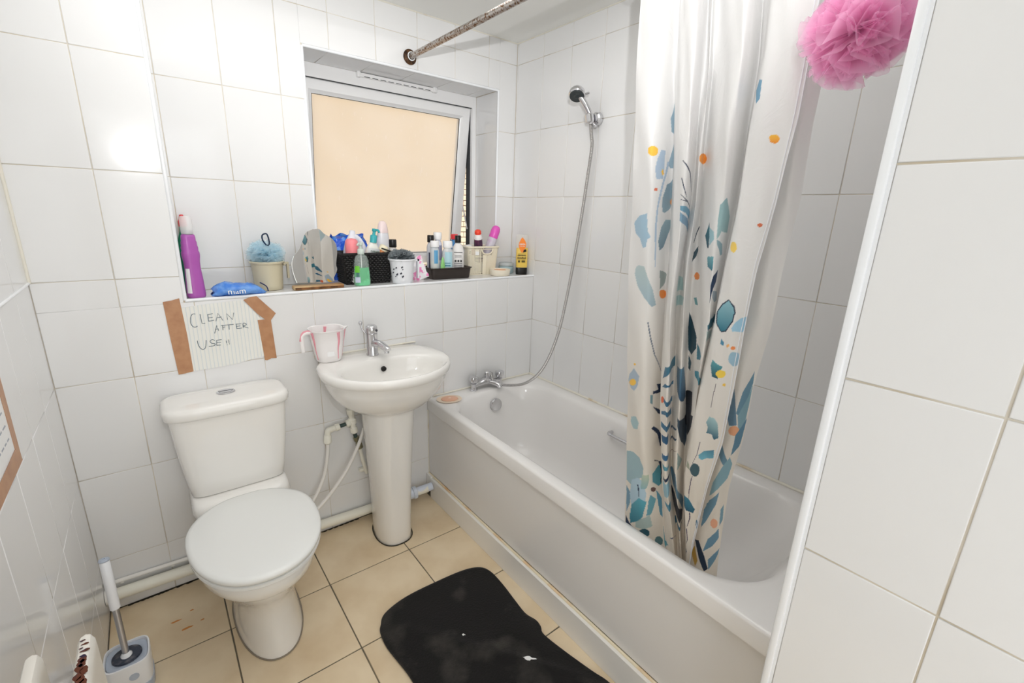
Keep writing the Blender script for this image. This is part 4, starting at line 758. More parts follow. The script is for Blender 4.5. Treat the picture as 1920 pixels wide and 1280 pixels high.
part('lever', [tube([(.985, -.075, .925), (.968, -.062, .955), (.965, -.058, .975)], .0032, 10, 4), lathe([(0, -.009), (.006, -.0065), (.009, 0), (.006, .0065), (0, .009)], 16, c=(.964, -.057, .981))], M['chrome'], tp)

# jug on the basin
jm = mat('translucent_white_plastic', srgb(250, 247, 246), .3, sss=.0, alpha=.85)
jg = thing('measuring_jug', 'translucent white jug with pink streaks on the corner of the basin', 'jug', (.822, -.062, .8435))
jc = (.822, -.062, .8435)
part('cup', [loft([ring(jc[0], jc[1], jc[2]+z, a, a*.95, 32, 2.6) for z, a in ((0, .044), (.004, .048), (.03, .053), (.08, .060), (.128, .066), (.132, .070), (.135, .070), (.133, .0645), (.128, .0635), (.08, .0575), (.03, .0505), (.007, .045))], cap0=True, cap1=True)], jm, jg)
part('spout', [loft([[(jc[0]+.060, jc[1]-.018, jc[2]+.128), (jc[0]+.060, jc[1]+.018, jc[2]+.128), (jc[0]+.058, jc[1]+.01, jc[2]+.095), (jc[0]+.058, jc[1]-.01, jc[2]+.095)], [(jc[0]+.085, jc[1]-.006, jc[2]+.134), (jc[0]+.085, jc[1]+.006, jc[2]+.134), (jc[0]+.062, jc[1]+.004, jc[2]+.11), (jc[0]+.062, jc[1]-.004, jc[2]+.11)]])], jm, jg)
pkm = mat('pink_streak', srgb(248, 150, 168), .35, alpha=.55)
part('handle', [tube([(jc[0]-.062, jc[1]-.012, jc[2]+.122), (jc[0]-.082, jc[1]-.02, jc[2]+.128), (jc[0]-.100, jc[1]-.025, jc[2]+.122), (jc[0]-.104, jc[1]-.027, jc[2]+.10), (jc[0]-.103, jc[1]-.027, jc[2]+.055)], .0075, 10, 5)], jm, jg)
part('streak', [tube([(jc[0]-.063, jc[1]-.013, jc[2]+.1285), (jc[0]-.082, jc[1]-.02, jc[2]+.1345), (jc[0]-.101, jc[1]-.0265, jc[2]+.1275), (jc[0]-.1095, jc[1]-.029, jc[2]+.10)], .0045, 8, 5), ], pkm, jg)
for a in (-2.75, -1.15, 1.4, -.2):
    q = [(jc[0]+(r*math.cos(a+da)), jc[1]+.95*r*math.sin(a+da), jc[2]+z) for r, z, da in ((.0665, .126, 0), (.0625, .09, .06), (.0575, .055, .03), (.053, .012, .08))]
    part('streak', [tube(q, .0075, 8, 5, rf=lambda t: 1-.8*t)], pkm, jg)
part('sticker', [loft([[(jc[0]+.0565*math.cos(a), jc[1]+.054*math.sin(a), z) for a in [-1.9+.07*k for k in range(8)]] for z in (jc[2]+.028, jc[2]+.048)], False, False, False)], M['white'], jg)

# soap dish on the bath
sd = thing('soap_dish', 'cream oval soap dish lying on the corner of the bathtub rim', 'soap dish', (1.378, -.052, BZ+.001))
dish = [lathe([(0, 0), (.05, 0), (.062, .002), (.064, .004), (.060, .005), (.050, .0035), (0, .003)], 30, c=(1.380, -.086, BZ+.0008), sx=1, sy=.8, rot=-.35)]
part('dish', dish, mat('cream_dish', srgb(240, 222, 200), .4, alpha=.9), sd)
sp = part('soap', [lathe([(0, 0), (.040, 0), (.043, .002), (.041, .0045), (.034, .0055), (0, .006)], 26, c=(1.381, -.087, BZ+.0038), sx=1, sy=.74, rot=-.35)], col('pinkish_soap', 226, 176, 148, .4), sd)
part('suction_mark', [lathe([(0, 0), (.008, 0), (.007, .0012), (0, .0012)], 4, c=(1.381, -.087, BZ+.0096))], col('pale_soap', 240, 208, 190), sp)
# ------------------------------------------------------------------ pipes
wp_ = thing('waste_pipe', 'white waste pipe running low along the back wall behind the toilet', 'pipe', (.5, -.03, .06))
part('pipe', [tube([(.004, -.028, .082), (.35, -.028, .072), (.7, -.028, .060), (.93, -.03, .052), (1.10, -.04, .056), (1.20, -.055, .066), (1.26, -.066, .073)], .0215, 20, 3)], M['pvc'], wp_)
part('end_collar', [cyl((.001, -.028, .082), (.012, -.028, .082), .027)], M['white_pvc'], wp_)
cf = part('coupling', [disc_prof((1.118, -.043, .058), (1.205, -.056, .067), [(.0215, 0), (.030, .02), (.030, .16), (.0265, .2), (.0265, .75), (.031, .78), (.031, .96), (.0215, 1)]), disc_prof((1.205, -.056, .067), (1.285, -.070, .078), [(.021, 0), (.021, .4), (.0195, 1)])], M['blue_pvc'], wp_)
p2 = thing('supply_pipe', 'thin white water pipe clipped above the waste pipe left of the toilet', 'pipe', (.15, -.012, .125))
part('pipe', [tube([(.002, -.010, .122), (.3, -.010, .112), (.62, -.010, .103)], .0078, 14, 2)], M['white_pvc'], p2)
for x, z in ((.05, .120), (.2, .1155)):
    part('clip', [rbox(x, -.008, z-.011, z+.004, .007, .0085, .002, 12, 4)], M['white_pvc'], p2)
vp = thing('valve_pipes', 'cream plastic water pipe with elbow and isolating valve beside the basin pedestal', 'pipe', (.88, -.03, .5))
cop = mat('copper_verdigris', srgb(70, 86, 84), .4, .6)
part('pipe', [tube([(.905, -.03, .72), (.906, -.03, .575)], .0085, 12, 1)], M['pvc'], vp)
part('pipe', [tube([(.936, -.03, .395), (.950, -.03, .31), (.963, -.03, .248)], .0085, 12, 3)], M['pvc'], vp)
part('tee_fitting', [disc_prof((.904, -.03, .592), (.918, -.03, .468), [(.010, 0), (.0155, .03), (.0165, .2), (.012, .25), (.012, .38), (.0175, .42), (.0175, .60), (.012, .63), (.012, .74), (.0165, .78), (.0165, .95), (.010, 1)]), disc_prof((.914, -.03, .527), (.882, -.03, .522), [(.012, 0), (.0165, .45), (.0165, .95), (.010, 1)])], M['pvc'], vp)
part('copper_stub', [cyl((.888, -.03, .523), (.845, -.03, .517), .0085)], cop, vp)
part('copper_stub', [cyl((.918, -.03, .47), (.922, -.03, .445), .0085)], cop, vp)
part('elbow_fitting', [disc_prof((.855, -.03, .519), (.812, -.03, .513), [(.010, 0), (.0155, .05), (.0155, .45), (.012, .5), (.013, 1)]), tube([(.822, -.03, .515), (.806, -.03, .512), (.801, -.031, .498), (.800, -.032, .485)], .0128, 14, 5), disc_prof((.800, -.032, .494), (.797, -.034, .452), [(.012, 0), (.0155, .1), (.0165, .85), (.010, 1)])], M['pvc'], vp)
part('isolating_valve', [disc_prof((.922, -.03, .448), (.940, -.03, .385), [(.009, 0), (.0135, .04), (.0135, .28), (.010, .32), (.011, .62), (.0145, .66), (.0145, .95), (.009, 1)]), cyl((.928, -.03, .42), (.928, -.046, .42), .004)], mat('tarnished_brass', srgb(150, 146, 120), .35, .8), vp)
part('saddle_clip', [rbox(.948, -.014, .258, .272, .016, .013, .003, 14, 4)], M['pvc'], vp)
h1 = part('flexible_pipe', [tube([(.797, -.034, .458), (.792, -.035, .40), (.770, -.04, .31), (.72, -.055, .225), (.66, -.075, .18), (.60, -.10, .17)], .0075, 12, 6)], M['white_pvc'], None)
tag(h1, 'left of two curved white flexible pipes dropping behind the toilet', 'pipe')
h2 = part('flexible_pipe', [tube([(.955, -.05, .49), (.925, -.055, .42), (.87, -.06, .325), (.79, -.07, .235), (.70, -.08, .165), (.62, -.09, .12), (.56, -.10, .115)], .0078, 12, 6)], M['white_pvc'], None)
tag(h2, 'right white flexible pipe slanting from basin pedestal down to the toilet', 'pipe')
# grime where the back wall meets the floor
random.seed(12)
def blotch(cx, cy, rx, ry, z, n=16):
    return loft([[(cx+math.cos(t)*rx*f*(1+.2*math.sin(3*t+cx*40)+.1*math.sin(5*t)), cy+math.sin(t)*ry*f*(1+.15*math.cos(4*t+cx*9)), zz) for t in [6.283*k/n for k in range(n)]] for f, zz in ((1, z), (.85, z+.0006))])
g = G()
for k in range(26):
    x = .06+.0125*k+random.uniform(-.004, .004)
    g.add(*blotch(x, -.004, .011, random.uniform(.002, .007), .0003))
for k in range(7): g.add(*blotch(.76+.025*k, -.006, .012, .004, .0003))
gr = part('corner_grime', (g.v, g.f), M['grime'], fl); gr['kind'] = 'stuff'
for k, (x, y, rx, ry) in enumerate([(.185, -.19, .016, .004), (.235, -.165, .006, .003), (.215, -.245, .017, .005), (.262, -.235, .006, .003)]):
    part('rust_stain', blotch(x, y, rx, ry, .0002), mat('rust_stain', srgb(196, 128, 66), .7), fl)

# ------------------------------------------------------------------ bath mat
L_ = MATL[::-1]; R_ = MATPX
poly = [(.79, -1.36)]+[(.772, -1.12)]+L_+R_+[(1.272, -1.42), (1.15, -1.47), (.92, -1.45)]
pp = smooth_path([(x, y, 0) for x, y in poly]+[(poly[0][0], poly[0][1], 0)], 5)[:-1]
cxm, cym = 1.0, -1.0
rings = []
for s, z in ((1.0, .002), (1.006, .007), (1.0, .013), (.985, .016), (.96, .0168)):
    rings.append([(cxm+(p.x-cxm)*s, cym+(p.y-cym)*s, z) for p in pp])
for s in (.9, .8, .7, .6, .5, .4, .3, .2, .1, .02):
    rr = []
    for p in pp:
        x = cxm+(p.x-cxm)*s; y = cym+(p.y-cym)*s
        d1 = (x-1.16)*.8+(y+.95)*.6; crease = .012*math.exp(-((d1+.13)/.02)**2)*math.exp(-((y+1.0)/.2)**2)
        ripple = .008*math.exp(-((x-1.15)/.05)**2)*math.exp(-((y+.97)/.07)**2)
        rr.append((x, y, .0172+crease+ripple+.0012*math.sin(21*x+13*y)))
    rings.append(rr)
mm = mat('black_microfibre', srgb(30, 29, 29), .95, spec=.1, noise=(srgb(66, 64, 60), 7, .52, .78, 6), bump=(160, .5, .004))
mm.node_tree.nodes['Principled BSDF'].inputs['Sheen Weight'].default_value = .12
mt_ = part('bath_mat', [loft(rings, cap0=True)], mm, None, ang=70); tag(mt_, 'black rounded bath mat lying on the floor by the bath plinth', 'bath mat')
for k, (x, y, s, lab) in enumerate([(.977, -.862, .0065, 'tiny white crumb near the middle of the black bath mat'), (1.10, -1.072, .013, 'long torn white paper scrap on the black bath mat')]):
    v, f = loft([[(math.cos(t)*s*(1.5 if k else .8)*(1+.4*math.sin(3*t+1)), math.sin(t)*s*.45*(1+.5*math.cos(4*t)), z) for t in [6.283*j/14 for j in range(14)]] for z in (0, .0015)])
    tag(part('paper_scrap', moved((v, f), (x, y, .0275 if k else .0195), rz=-.75), M['white'], None), lab, 'scrap', 'scraps on the bath mat')

# ------------------------------------------------------------------ the two taped notes
pap = bpy.data.materials.new('ruled_paper'); pap.use_nodes = True
n = pap.node_tree.nodes; l = pap.node_tree.links; b = n['Principled BSDF']; b.inputs['Roughness'].default_value = .8
tc = n.new('ShaderNodeTexCoord'); wv = n.new('ShaderNodeTexWave'); wv.wave_type = 'BANDS'; wv.bands_direction = 'X'; wv.inputs['Scale'].default_value = 26; rp = n.new('ShaderNodeMapRange'); rp.inputs[1].default_value = .84; rp.inputs[2].default_value = .98
mx = n.new('ShaderNodeMix'); mx.data_type = 'RGBA'; mx.inputs[6].default_value = (*srgb(234, 234, 228), 1); mx.inputs[7].default_value = (*srgb(214, 220, 222), 1)
l.new(tc.outputs['Object'], wv.inputs[0]); l.new(wv.outputs[0], rp.inputs[0]); l.new(rp.outputs[0], mx.inputs[0]); l.new(mx.outputs[2], b.inputs['Base Color'])
tpm = mat('brown_parcel_tape', srgb(184, 136, 98), .35, noise=(srgb(170, 120, 84), 30, .4, .7), bump=(30, .3, .002))
note = thing('taped_note', 'ruled paper note reading CLEAN AFTER USE taped above the toilet cistern', 'note', (.46, -.0005, .97))
def flat(pts, y, th=.0006):
    v = [(x, y, z) for x, z in pts]+[(x, y-th, z) for x, z in pts]; n = len(pts)
    return v, [tuple(range(n)), tuple(range(n, 2*n))[::-1]]+[(i, (i+1) % n, n+(i+1) % n, n+i) for i in range(n)]
part('paper', flat([(.345, 1.093), (.40, 1.100), (.47, 1.104), (.52, 1.106), (.545, 1.108), (.60, 1.03), (.606, .99), (.604, .93), (.600, .881), (.56, .876), (.50, .866), (.46, .864), (.40, .862), (.352, .861)], -.0006), pap, note, smooth=False)
part('tape', flat([(.309, 1.121), (.333, 1.124), (.3563, 1.130), (.362, 1.0), (.3633, .861), (.345, .859), (.338, .8575), (.3185, .857), (.313, .98)], -.0014), tpm, note, smooth=False)
part('tape', flat([(.5485, 1.1076), (.575, 1.117), (.5939, 1.118), (.6532, 1.0457), (.632, 1.018), (.6254, 1.0127), (.59, 1.05)], -.0021), tpm, note, smooth=False)
part('tape', flat([(.5879, 1.0255), (.61, 1.026), (.6337, 1.0202), (.6396, .8646), (.62, .867), (.605, .861), (.5972, .863)], -.0015), tpm, note, smooth=False)
inkm = mat('dark_blue_ink', srgb(92, 108, 120), .6)
i0 = 0
for cnt in (1, 1, 4, 2, 1, 2, 3, 2, 4, 1, 1, 1, 4, 2, 2):   # C L E A N  A F T E R  U S E ! !
    g = G()
    for s in STROKES[i0:i0+cnt]: g.add(*tube([(x, -.0014, z) for x, z in s], .0011, 6, 4 if len(s) > 4 else 1))
    part('letter', (g.v, g.f), inkm, note); i0 += cnt
n2 = thing('taped_notice', 'white notice edged with brown tape on the left wall', 'note', (.0005, -.7, 1.0))
def flatx(pts, x, th=.0006):
    v = [(x, y, z) for y, z in pts]+[(x+th, y, z) for y, z in pts]; n = len(pts)
    return v, [tuple(range(n)), tuple(range(n, 2*n))[::-1]]+[(i, (i+1) % n, n+(i+1) % n, n+i) for i in range(n)]
part('paper', flatx([(-.56, .905), (-.85, .90), (-.85, 1.20), (-.555, 1.20)], .0006), M['white'], n2, smooth=False)
part('tape', flatx([(-.541, .878), (-.572, .892), (-.566, 1.22), (-.528, 1.22)], .0013), tpm, n2, smooth=False)
part('tape', flatx([(-.541, .878), (-.80, .878), (-.80, .912), (-.57, .918)], .0018), tpm, n2, smooth=False)
g = G(); random.seed(4)
for k in range(7):
    z = .95+.03*k; y = -.59
    while y > -.80:
        w = random.uniform(.012, .03); g.add(*flatx([(y, z), (y-w, z), (y-w, z+.004), (y, z+.004)], .0013, .0002)); y -= w+.01
part('written_lines', (g.v, g.f), mat('pale_grey_ink', srgb(170, 175, 185), .7), n2, smooth=False)['kind'] = 'stuff'

# ------------------------------------------------------------------ radiator and toilet brush
ra = thing('radiator', 'white double panel radiator with rusty edges on the left wall', 'radiator', (.07, -1.4, .1))
radm = mat('white_radiator_enamel', srgb(236, 232, 224), .3)
for x in (.038, .106):
    prof = [(x-.011, .12), (x+.011, .12), (x+.0125, .15), (x+.0125, .67), (x+.012, .688), (x+.007, .698), (x, .7005), (x-.007, .698), (x-.012, .688), (x-.0125, .67), (x-.0125, .15)]
    ys = [-.972, -.975, -.98, -2.05, -2.06]; sc = [.6, .85, 1, 1, .8]
    part('panel', [loft([[(x+(px-x)*s, y, .41+(pz-.41)*(1-(1-s)*.03)) for px, pz in prof] for y, s in zip(ys, sc)])], radm, ra, ang=40)
random.seed(9); g = G()
for x, y, rx, ry in ((.104, -.990, .004, .0016), (.108, -1.000, .0055, .002), (.103, -1.008, .003, .0015), (.109, -1.016, .007, .003), (.106, -1.027, .004, .002)): g.add(*blotch(x, y, rx, ry, .7004))
for k in range(40): g.add(*blotch(.107+random.uniform(-.004, .004), -1.035-.009*k, .006, .009, .7002))
rs = part('rust', (g.v, g.f), mat('brown_rust', srgb(96, 52, 34), .9, noise=(srgb(40, 40, 70), 60, .5, .6)), ra); rs['kind'] = 'stuff'
part('convector_fins', [box(.052, .092, -2.0, -1.05, .16, .64)], radm, ra, smooth=False)
for y in (-1.2, -1.9): part('bracket', [box(.0008, .03, y, y+.03, .3, .6)], radm, ra, smooth=False)

tb = thing('toilet_brush', 'white and steel toilet brush standing in its holder by the left wall', 'toilet brush', (.066, -.385, 0))
hw_ = col('white_holder_plastic', 232, 234, 238, .3); gy = col('grey_blue_plastic', 176, 186, 202, .4)
bxc, byc = .069, -.385
part('holder', [loft([ring(bxc, byc, z, a, b, 40, 4) for z, a, b in ((.0, .05, .050), (.004, .052, .052), (.05, .0535, .0535), (.112, .056, .057), (.118, .055, .056), (.1185, .0515, .0525), (.112, .050, .051), (.108, .0495, .0505))])], hw_, tb)
part('rim_insert', [lathe([(.030, .1085), (.048, .1085), (.0495, .1125), (.046, .114), (.036, .1115), (.033, .110)], 40, c=(bxc, byc, 0), e=3.2)], gy, tb)
part('drip_cover', [lathe([(0, .111), (.037, .111), (.036, .117), (.020, .121), (0, .122)], 32, c=(bxc, byc, 0), sy=.9)], col('dark_navy_cover', 52, 58, 72, .6, noise=((.12, .12, .14), 60, .5, .7)), tb)
part('emblem', [disc_prof((bxc+.012, byc-.0535, .075), (bxc+.012, byc-.0562, .075), [(0, 0), (.012, 0), (.012, 1), (0, 1)])], gy, tb)
part('base_band', [loft([ring(bxc, byc, z, a, a, 40, 4) for z, a in ((.001, .0535), (.018, .0545), (.03, .0545), (.031, .050), (.001, .05))])], gy, tb)
t0, t1 = Vector((.069, -.392, .118)), Vector((.0615, -.327, .42))
part('rod', [cyl(t0, t0.lerp(t1, .56), .0085)], M['steel'], tb)
hn = part('grip', [disc_prof(t0.lerp(t1, .5), t1, [(.0095, 0), (.0125, .02), (.0130, .5), (.0125, .98), (.010, 1)])], hw_, tb)
part('grip_cap', [disc_prof(t1, t1+(t1-t0).normalized()*.008, [(.0125, 0), (.0138, .3), (.012, .9), (.004, 1), (.003, .6), (0, .6)])], gy, hn)
part('collar', [disc_prof(t0-Vector((0, 0, .004)), t0+(t1-t0)*.04, [(.0, 0), (.015, 0), (.014, .6), (.009, 1)])], hw_, tb)

# ------------------------------------------------------------------ things on the window ledge
LZ = LEDGE+.0005
MB = {}
def mc(name, r, g, b, rough=.35, **k):
    if name not in MB: MB[name] = col(name, r, g, b, rough, **k)
    return MB[name]
def vessel(name, label, cat, loc, parts, group=None, rx=0, ry=0, rz=0, n=26):
    """parts: (part name, profile, material, sx, sy, exponent)"""
    t = thing(name, label, cat, loc, group, rz=rz, rx=rx, ry=ry)
    last = None
    for p in parts:
        nm, prof, m = p[:3]; sx = p[3] if len(p) > 3 else 1; sy = p[4] if len(p) > 4 else sx; e = p[5] if len(p) > 5 else 2
        v, f = lathe(prof, n, sx=sx, sy=sy, e=e); g = G(); g.add(v, f); g.build(nm, m, t, True, 50)
    return t
def wrap(parent, m, r0, r1, z0, z1, a0, a1, sx=1, sy=1, name='label', e=2.0, n=12):
    pts = []
    rings = []
    for r, z in ((r0, z0), (r1, z1)):
        rings.append([(r*sx*math.copysign(abs(math.cos(a))**(2/e), math.cos(a)), r*sy*math.copysign(abs(math.sin(a))**(2/e), math.sin(a)), z) for a in [a0+(a1-a0)*k/n for k in range(n+1)]])
    v, f = loft(rings, False, False, False); g = G(); g.add(v, f); return g.build(name, m, parent, True, 60)
def text(parent, s, size, loc, m, rx=math.pi/2, rz=0, ext=.0001, align='CENTER', bold=0):
    c = bpy.data.curves.new('lettering', 'FONT'); c.body = s; c.size = size; c.extrude = ext; c.align_x = align; c.offset = bold
    c.resolution_u = 3
    t_ = bpy.data.objects.new('lettering', c); C.objects.link(t_); bpy.context.view_layer.update()
    me = bpy.data.meshes.new_from_object(t_.evaluated_get(bpy.context.evaluated_depsgraph_get())); bpy.data.objects.remove(t_); bpy.data.curves.remove(c)
    me.materials.clear(); me.materials.append(m)
    o = bpy.data.objects.new('lettering', me); C.objects.link(o); o.parent = parent; o.location = loc; o.rotation_euler = (rx, 0, rz); return o
F0, F1 = -2.6, -.9    # angles of a front-facing label
# toilet cleaner, green with red nozzle
vessel('cleaner_bottle', 'dark green cleaner bottle with red nozzle, hidden behind the purple bottle', 'bottle', (.409, .178, LZ), [
    ('body', [(0, 0), (.026, 0), (.028, .005), (.028, .15), (.024, .19), (.013, .225), (.011, .245)], mc('green_plastic', 20, 128, 92)),
    ('nozzle', [(.013, .243), (.0135, .262), (.009, .272), (.006, .285), (0, .286)], mc('red_plastic', 222, 50, 55))])
# purple bottle
pm = mc('purple_plastic', 176, 92, 176, .3)
pb_ = vessel('detergent_bottle', 'tall purple cleaner bottle with clear cap at left end of ledge', 'bottle', (.411, .048, LZ), [
    ('body', [(0, 0), (.025, 0), (.0285, .004), (.029, .012), (.0265, .07), (.024, .105), (.0245, .128), (.0275, .150), (.027, .160), (.0245, .166), (.0255, .176), (.0235, .184), (.0235, .194), (.0215, .201), (.0215, .212), (.0195, .220), (.0165, .223)], pm, 1, .8, 2.6),
    ('neck', [(.0165, .222), (.0165, .232), (.012, .236)], mc('grey_neck', 150, 145, 155)),
    ('clear_cap', [(.0185, .224), (.0185, .272), (.015, .283), (0, .285)], mat('clear_frosted_cap', (.95, .95, .95), .3, alpha=.5))], rz=.3)
wrap(pb_, M['white'], .0300, .0252, .018, .105, -2.95, -2.2, 1, .8, e=2.6)
# blue packet
bg_ = thing('wipes_bag', 'soft blue crinkled plastic bag lying on the ledge', 'bag', (.543, .03, LZ))
blm = mat('blue_film', srgb(66, 128, 218), .25, noise=(srgb(110, 160, 228), 30, .4, .6), bump=(45, .7, .006))
rings = []
for i in range(15):
    q = i/14; x = -.084+.168*q; hgt = .052*math.sin(math.pi*min(1, .12+q*.86))**.6*(1+.12*math.sin(9*q)); wy = .04*math.sin(math.pi*(.08+.84*q))**.5
    rings.append([(x+.006*math.sin(3*t), math.cos(t)*wy*(1+.06*math.sin(5*t+i)), max(0, .5*hgt+math.sin(t)*.5*hgt*(1+.1*math.sin(4*t+2*i)))) for t in [6.283*k/24 for k in range(24)]])
part('film', [loft(rings)], blm, bg_, local=True, ang=80)
text(bg_, 'mam', .030, (-.012, -.0425, .012), M['white'], rx=1.25)
part('tie', [tube([(.07, -.015, .045), (.09, -.02, .03), (.094, -.026, .012)], .0022, 8, 4)], mc('navy_tie', 24, 30, 80), bg_, local=True)
# beige mug and blue puff
bmug = vessel('plastic_mug', 'beige plastic bath mug holding a pale blue mesh puff', 'mug', (.664, .122, LZ), [
    ('cup', [(0, 0), (.046, 0), (.050, .003), (.0515, .02), (.056, .085), (.058, .104), (.0625, .106), (.0635, .112), (.0605, .1145), (.0565, .108), (.0525, .06), (.047, .006), (0, .005)], mc('beige_plastic', 206, 197, 170, .45))], n=36)
part('handle', [loft([[(.060, -.007, z), (.060, .007, z), (.0635, .009, z), (.0635, -.009, z)] for z in (.094, .112)]), loft([[(x, -.009, z1), (x, .009, z1), (x, .009, z1+.008), (x, -.009, z1+.008)] for x, z1 in ((.058, .098), (.072, .100), (.078, .100))]), loft([[(.071, -.009, z), (.0715, .009, z), (.079, .008, z), (.079, -.008, z)] for z in (.042, .07, .107)])], mc('beige_plastic', 0, 0, 0), bmug, local=True)
bp_ = puff('bath_puff', 'pale blue mesh bath puff sitting in the beige mug', (.664, .122, LZ+.142), .066, srgb(226, 244, 251), 13, None, 8, squash=.78, alpha=.5)
for lo in [tube([(.0, -.03, .035), (-.012, -.034, .055), (-.012, -.035, .074), (.002, -.036, .080), (.008, -.036, .066), (.010, -.034, .042), (.004, -.03, .034)], .0028, 8, 5)]:
    part('hanging_loop', lo, mc('navy_cord', 24, 44, 72), bp_, local=True)
# wavy mirror
MR = -math.radians(3.6)
mi = thing('table_mirror', 'wavy edged frameless mirror on a wooden stand reflecting the curtain', 'mirror', (.835, .066, LZ))
cxm, czm = .835, 1.25
sm = smooth_path([(x, 0, z) for x, z in MIRROR]+[(MIRROR[0][0], 0, MIRROR[0][1])], 4)[:-1]
def mring(y, s):
    c_, s_ = math.cos(-MR), math.sin(-MR); return [(cxm+(p.x-cxm)*s*c_-(y-.066)*s_, .066+(p.x-cxm)*s*s_+(y-.066)*c_, czm+(p.z-czm)*s) for p in sm]
part('glass', [loft([mring(.069, 1), mring(.065, 1), mring(.0648, .992)])], mat('mirror_silver', (.86, .85, .83), .015, 1), mi, smooth=False)
wd = mat('light_wood', srgb(206, 176, 132), .5, noise=(srgb(170, 124, 76), 14, .4, .7))
part('base', [moved(rbox(0, 0, 0, .0155, .099, .030, .003, 28, 10), (.838, .060, LZ), rz=-.03)], wd, mi)
part('bark_edge', [moved(box(-.096, .096, -.0315, -.0295, .003, .011), (.838, .060, LZ), rz=-.03)], mat('brown_bark', srgb(134, 88, 48), .7, noise=(srgb(80, 50, 26), 50, .4, .6)), mi, smooth=False)
# blue crumpled bag behind the basket
bb_ = thing('carrier_bag', 'bright blue crumpled plastic bag behind the black basket', 'bag', (1.052, .312, LZ))
random.seed(21); rings = []
for i in range(12):
    q = i/11; zz = .200*q; wx = .125*(1-.25*q)*(1 if q < .9 else .8); wy = .055*(1-.3*q)
    rings.append([(math.cos(t)*wx*(1+.09*math.sin(5*t+i*1.3)+.05*random.random()), math.sin(t)*wy*(1+.15*math.sin(6*t+i)), zz+.012*math.sin(4*t+1)*q) for t in [6.283*k/36 for k in range(36)]])
part('film', [loft(rings)], mat('bright_blue_film', srgb(24, 92, 222), .25, noise=(srgb(90, 160, 250), 28, .5, .62), bump=(40, .8, .008)), bb_, local=True, ang=60)
# black woven basket
bk = thing('woven_basket', 'black woven rectangular basket crowded with toiletries on the ledge', 'basket', (1.072, .156, LZ), rz=-.04)
def weave(parent, a, b, h, taper, m, rows, cols, r, name='weave'):
    g = G()
    def per(s):
        L = [(-a, -b), (a, -b), (a, b), (-a, b)]; out = []
        for i in range(4):
            x0, y0 = L[i]; x1, y1 = L[(i+1) % 4]; k = cols if i % 2 == 0 else max(4, int(cols*b/a))
            for j in range(k): out.append((x0+(x1-x0)*j/k, y0+(y1-y0)*j/k))
        return out
    base = per(1)
    for rr in range(rows):
        z = .003+(h-.006)*rr/(rows-1); sc = taper+(1-taper)*z/h
        pts = []
        for k, (x, y) in enumerate(base):
            d = math.hypot(x, y) or 1; o = (1 if (k+rr) % 2 else -1)*r*.9
            pts.append((x*sc+x/d*o, y*sc+y/d*o, z))
        pts.append(pts[0]); g.add(*tube(pts, r, 6, 2))
    for k, (x, y) in enumerate(base):
        g.add(*tube([(x*taper, y*taper, 0), (x, y, h)], r*.8, 5, 1))
    return g
bkm = mat('black_basket_cord', srgb(26, 24, 24), .5)
g = weave(bk, .112, .070, .132, .86, bkm, 15, 24, .0042); g.build('weave', bkm, bk, True, 60)
part('rim', [tube([(-.114, -.072, .134), (.114, -.072, .134), (.114, .072, .134), (-.114, .072, .134), (-.114, -.072, .134)], .0055, 8, 1)], bkm, bk, local=True)
part('base', [box(-.095, .095, -.058, .058, .001, .006)], bkm, bk, local=True)
part('lining', [loft([ring(0, 0, z, a, b, 40, 14) for z, a, b in ((.002, .094, .057), (.128, .107, .0655), (.128, .1055, .064), (.004, .0925, .0555))], False, False)], bkm, bk, local=True)
# basket contents
vessel('deodorant_can', 'short bottle with domed coral pink cap in the black basket', 'bottle', (1.008, .118, LZ+.008), [
    ('body', [(0, 0), (.025, 0), (.027, .004), (.027, .118), (.024, .124)], mc('white_gloss', 238, 236, 236, .25)),
    ('cap', [(.0275, .122), (.028, .130), (.0285, .165), (.026, .182), (.019, .190), (0, .193)], mc('coral_pink', 244, 142, 148))])
t = vessel('cleaner_jug', 'large plain white bottle leaning left behind the pink capped bottle', 'bottle', (1.012, .172, LZ+.01), [
    ('body', [(0, 0), (.034, 0), (.036, .006), (.036, .13), (.030, .17), (.014, .205), (.012, .222), (0, .224)], mc('soft_white', 232, 234, 242, .4), 1, .8)], ry=.10)
part('handle_bulge', [tube([(.006, 0, .20), (.032, 0, .186), (.055, 0, .150), (.058, 0, .11)], .011, 10, 5)], mc('soft_white', 0, 0, 0), t, local=True)
# white lotion with teal pump
lt = vessel('lotion_bottle', 'white lotion bottle with teal pump tilted in the black basket', 'bottle', (1.084, .122, LZ+.012), [
    ('body', [(0, 0), (.036, 0), (.038, .005), (.037, .09), (.034, .125), (.027, .150), (.016, .168), (.012, .172)], mc('lotion_white', 232, 232, 224, .3), 1, .62, 2.4),
    ('pump', [(.015, .170), (.0155, .200), (.0125, .204), (.007, .206), (.0065, .218), (.010, .221), (.010, .232), (0, .234)], mc('teal_plastic', 60, 170, 176, .35))], ry=.15, rz=.1)
part('pump_nozzle', [tube([(0, 0, .227), (.014, -.006, .228), (.021, -.009, .218)], .005, 8, 4)], mc('teal_plastic', 0, 0, 0), lt, local=True)
lab = wrap(lt, mc('label_silver', 214, 216, 216, .4), .0385, .0370, .06, .145, F0+.1, F1+.1, 1, .64, e=2.4)
text(lt, 'GARNIER', .0105, (.0, -.0262, .128), mc('dark_green_ink', 30, 80, 50), bold=.0002)
for k, w in ((0, .022), (1, .018), (2, .028)):
    part('printed_line', [box(-w/2, w/2, -.0262, -.0256, .115-.012*k, .1175-.012*k)], mc('teal_ink', 90, 150, 160), lt, local=True, smooth=False)
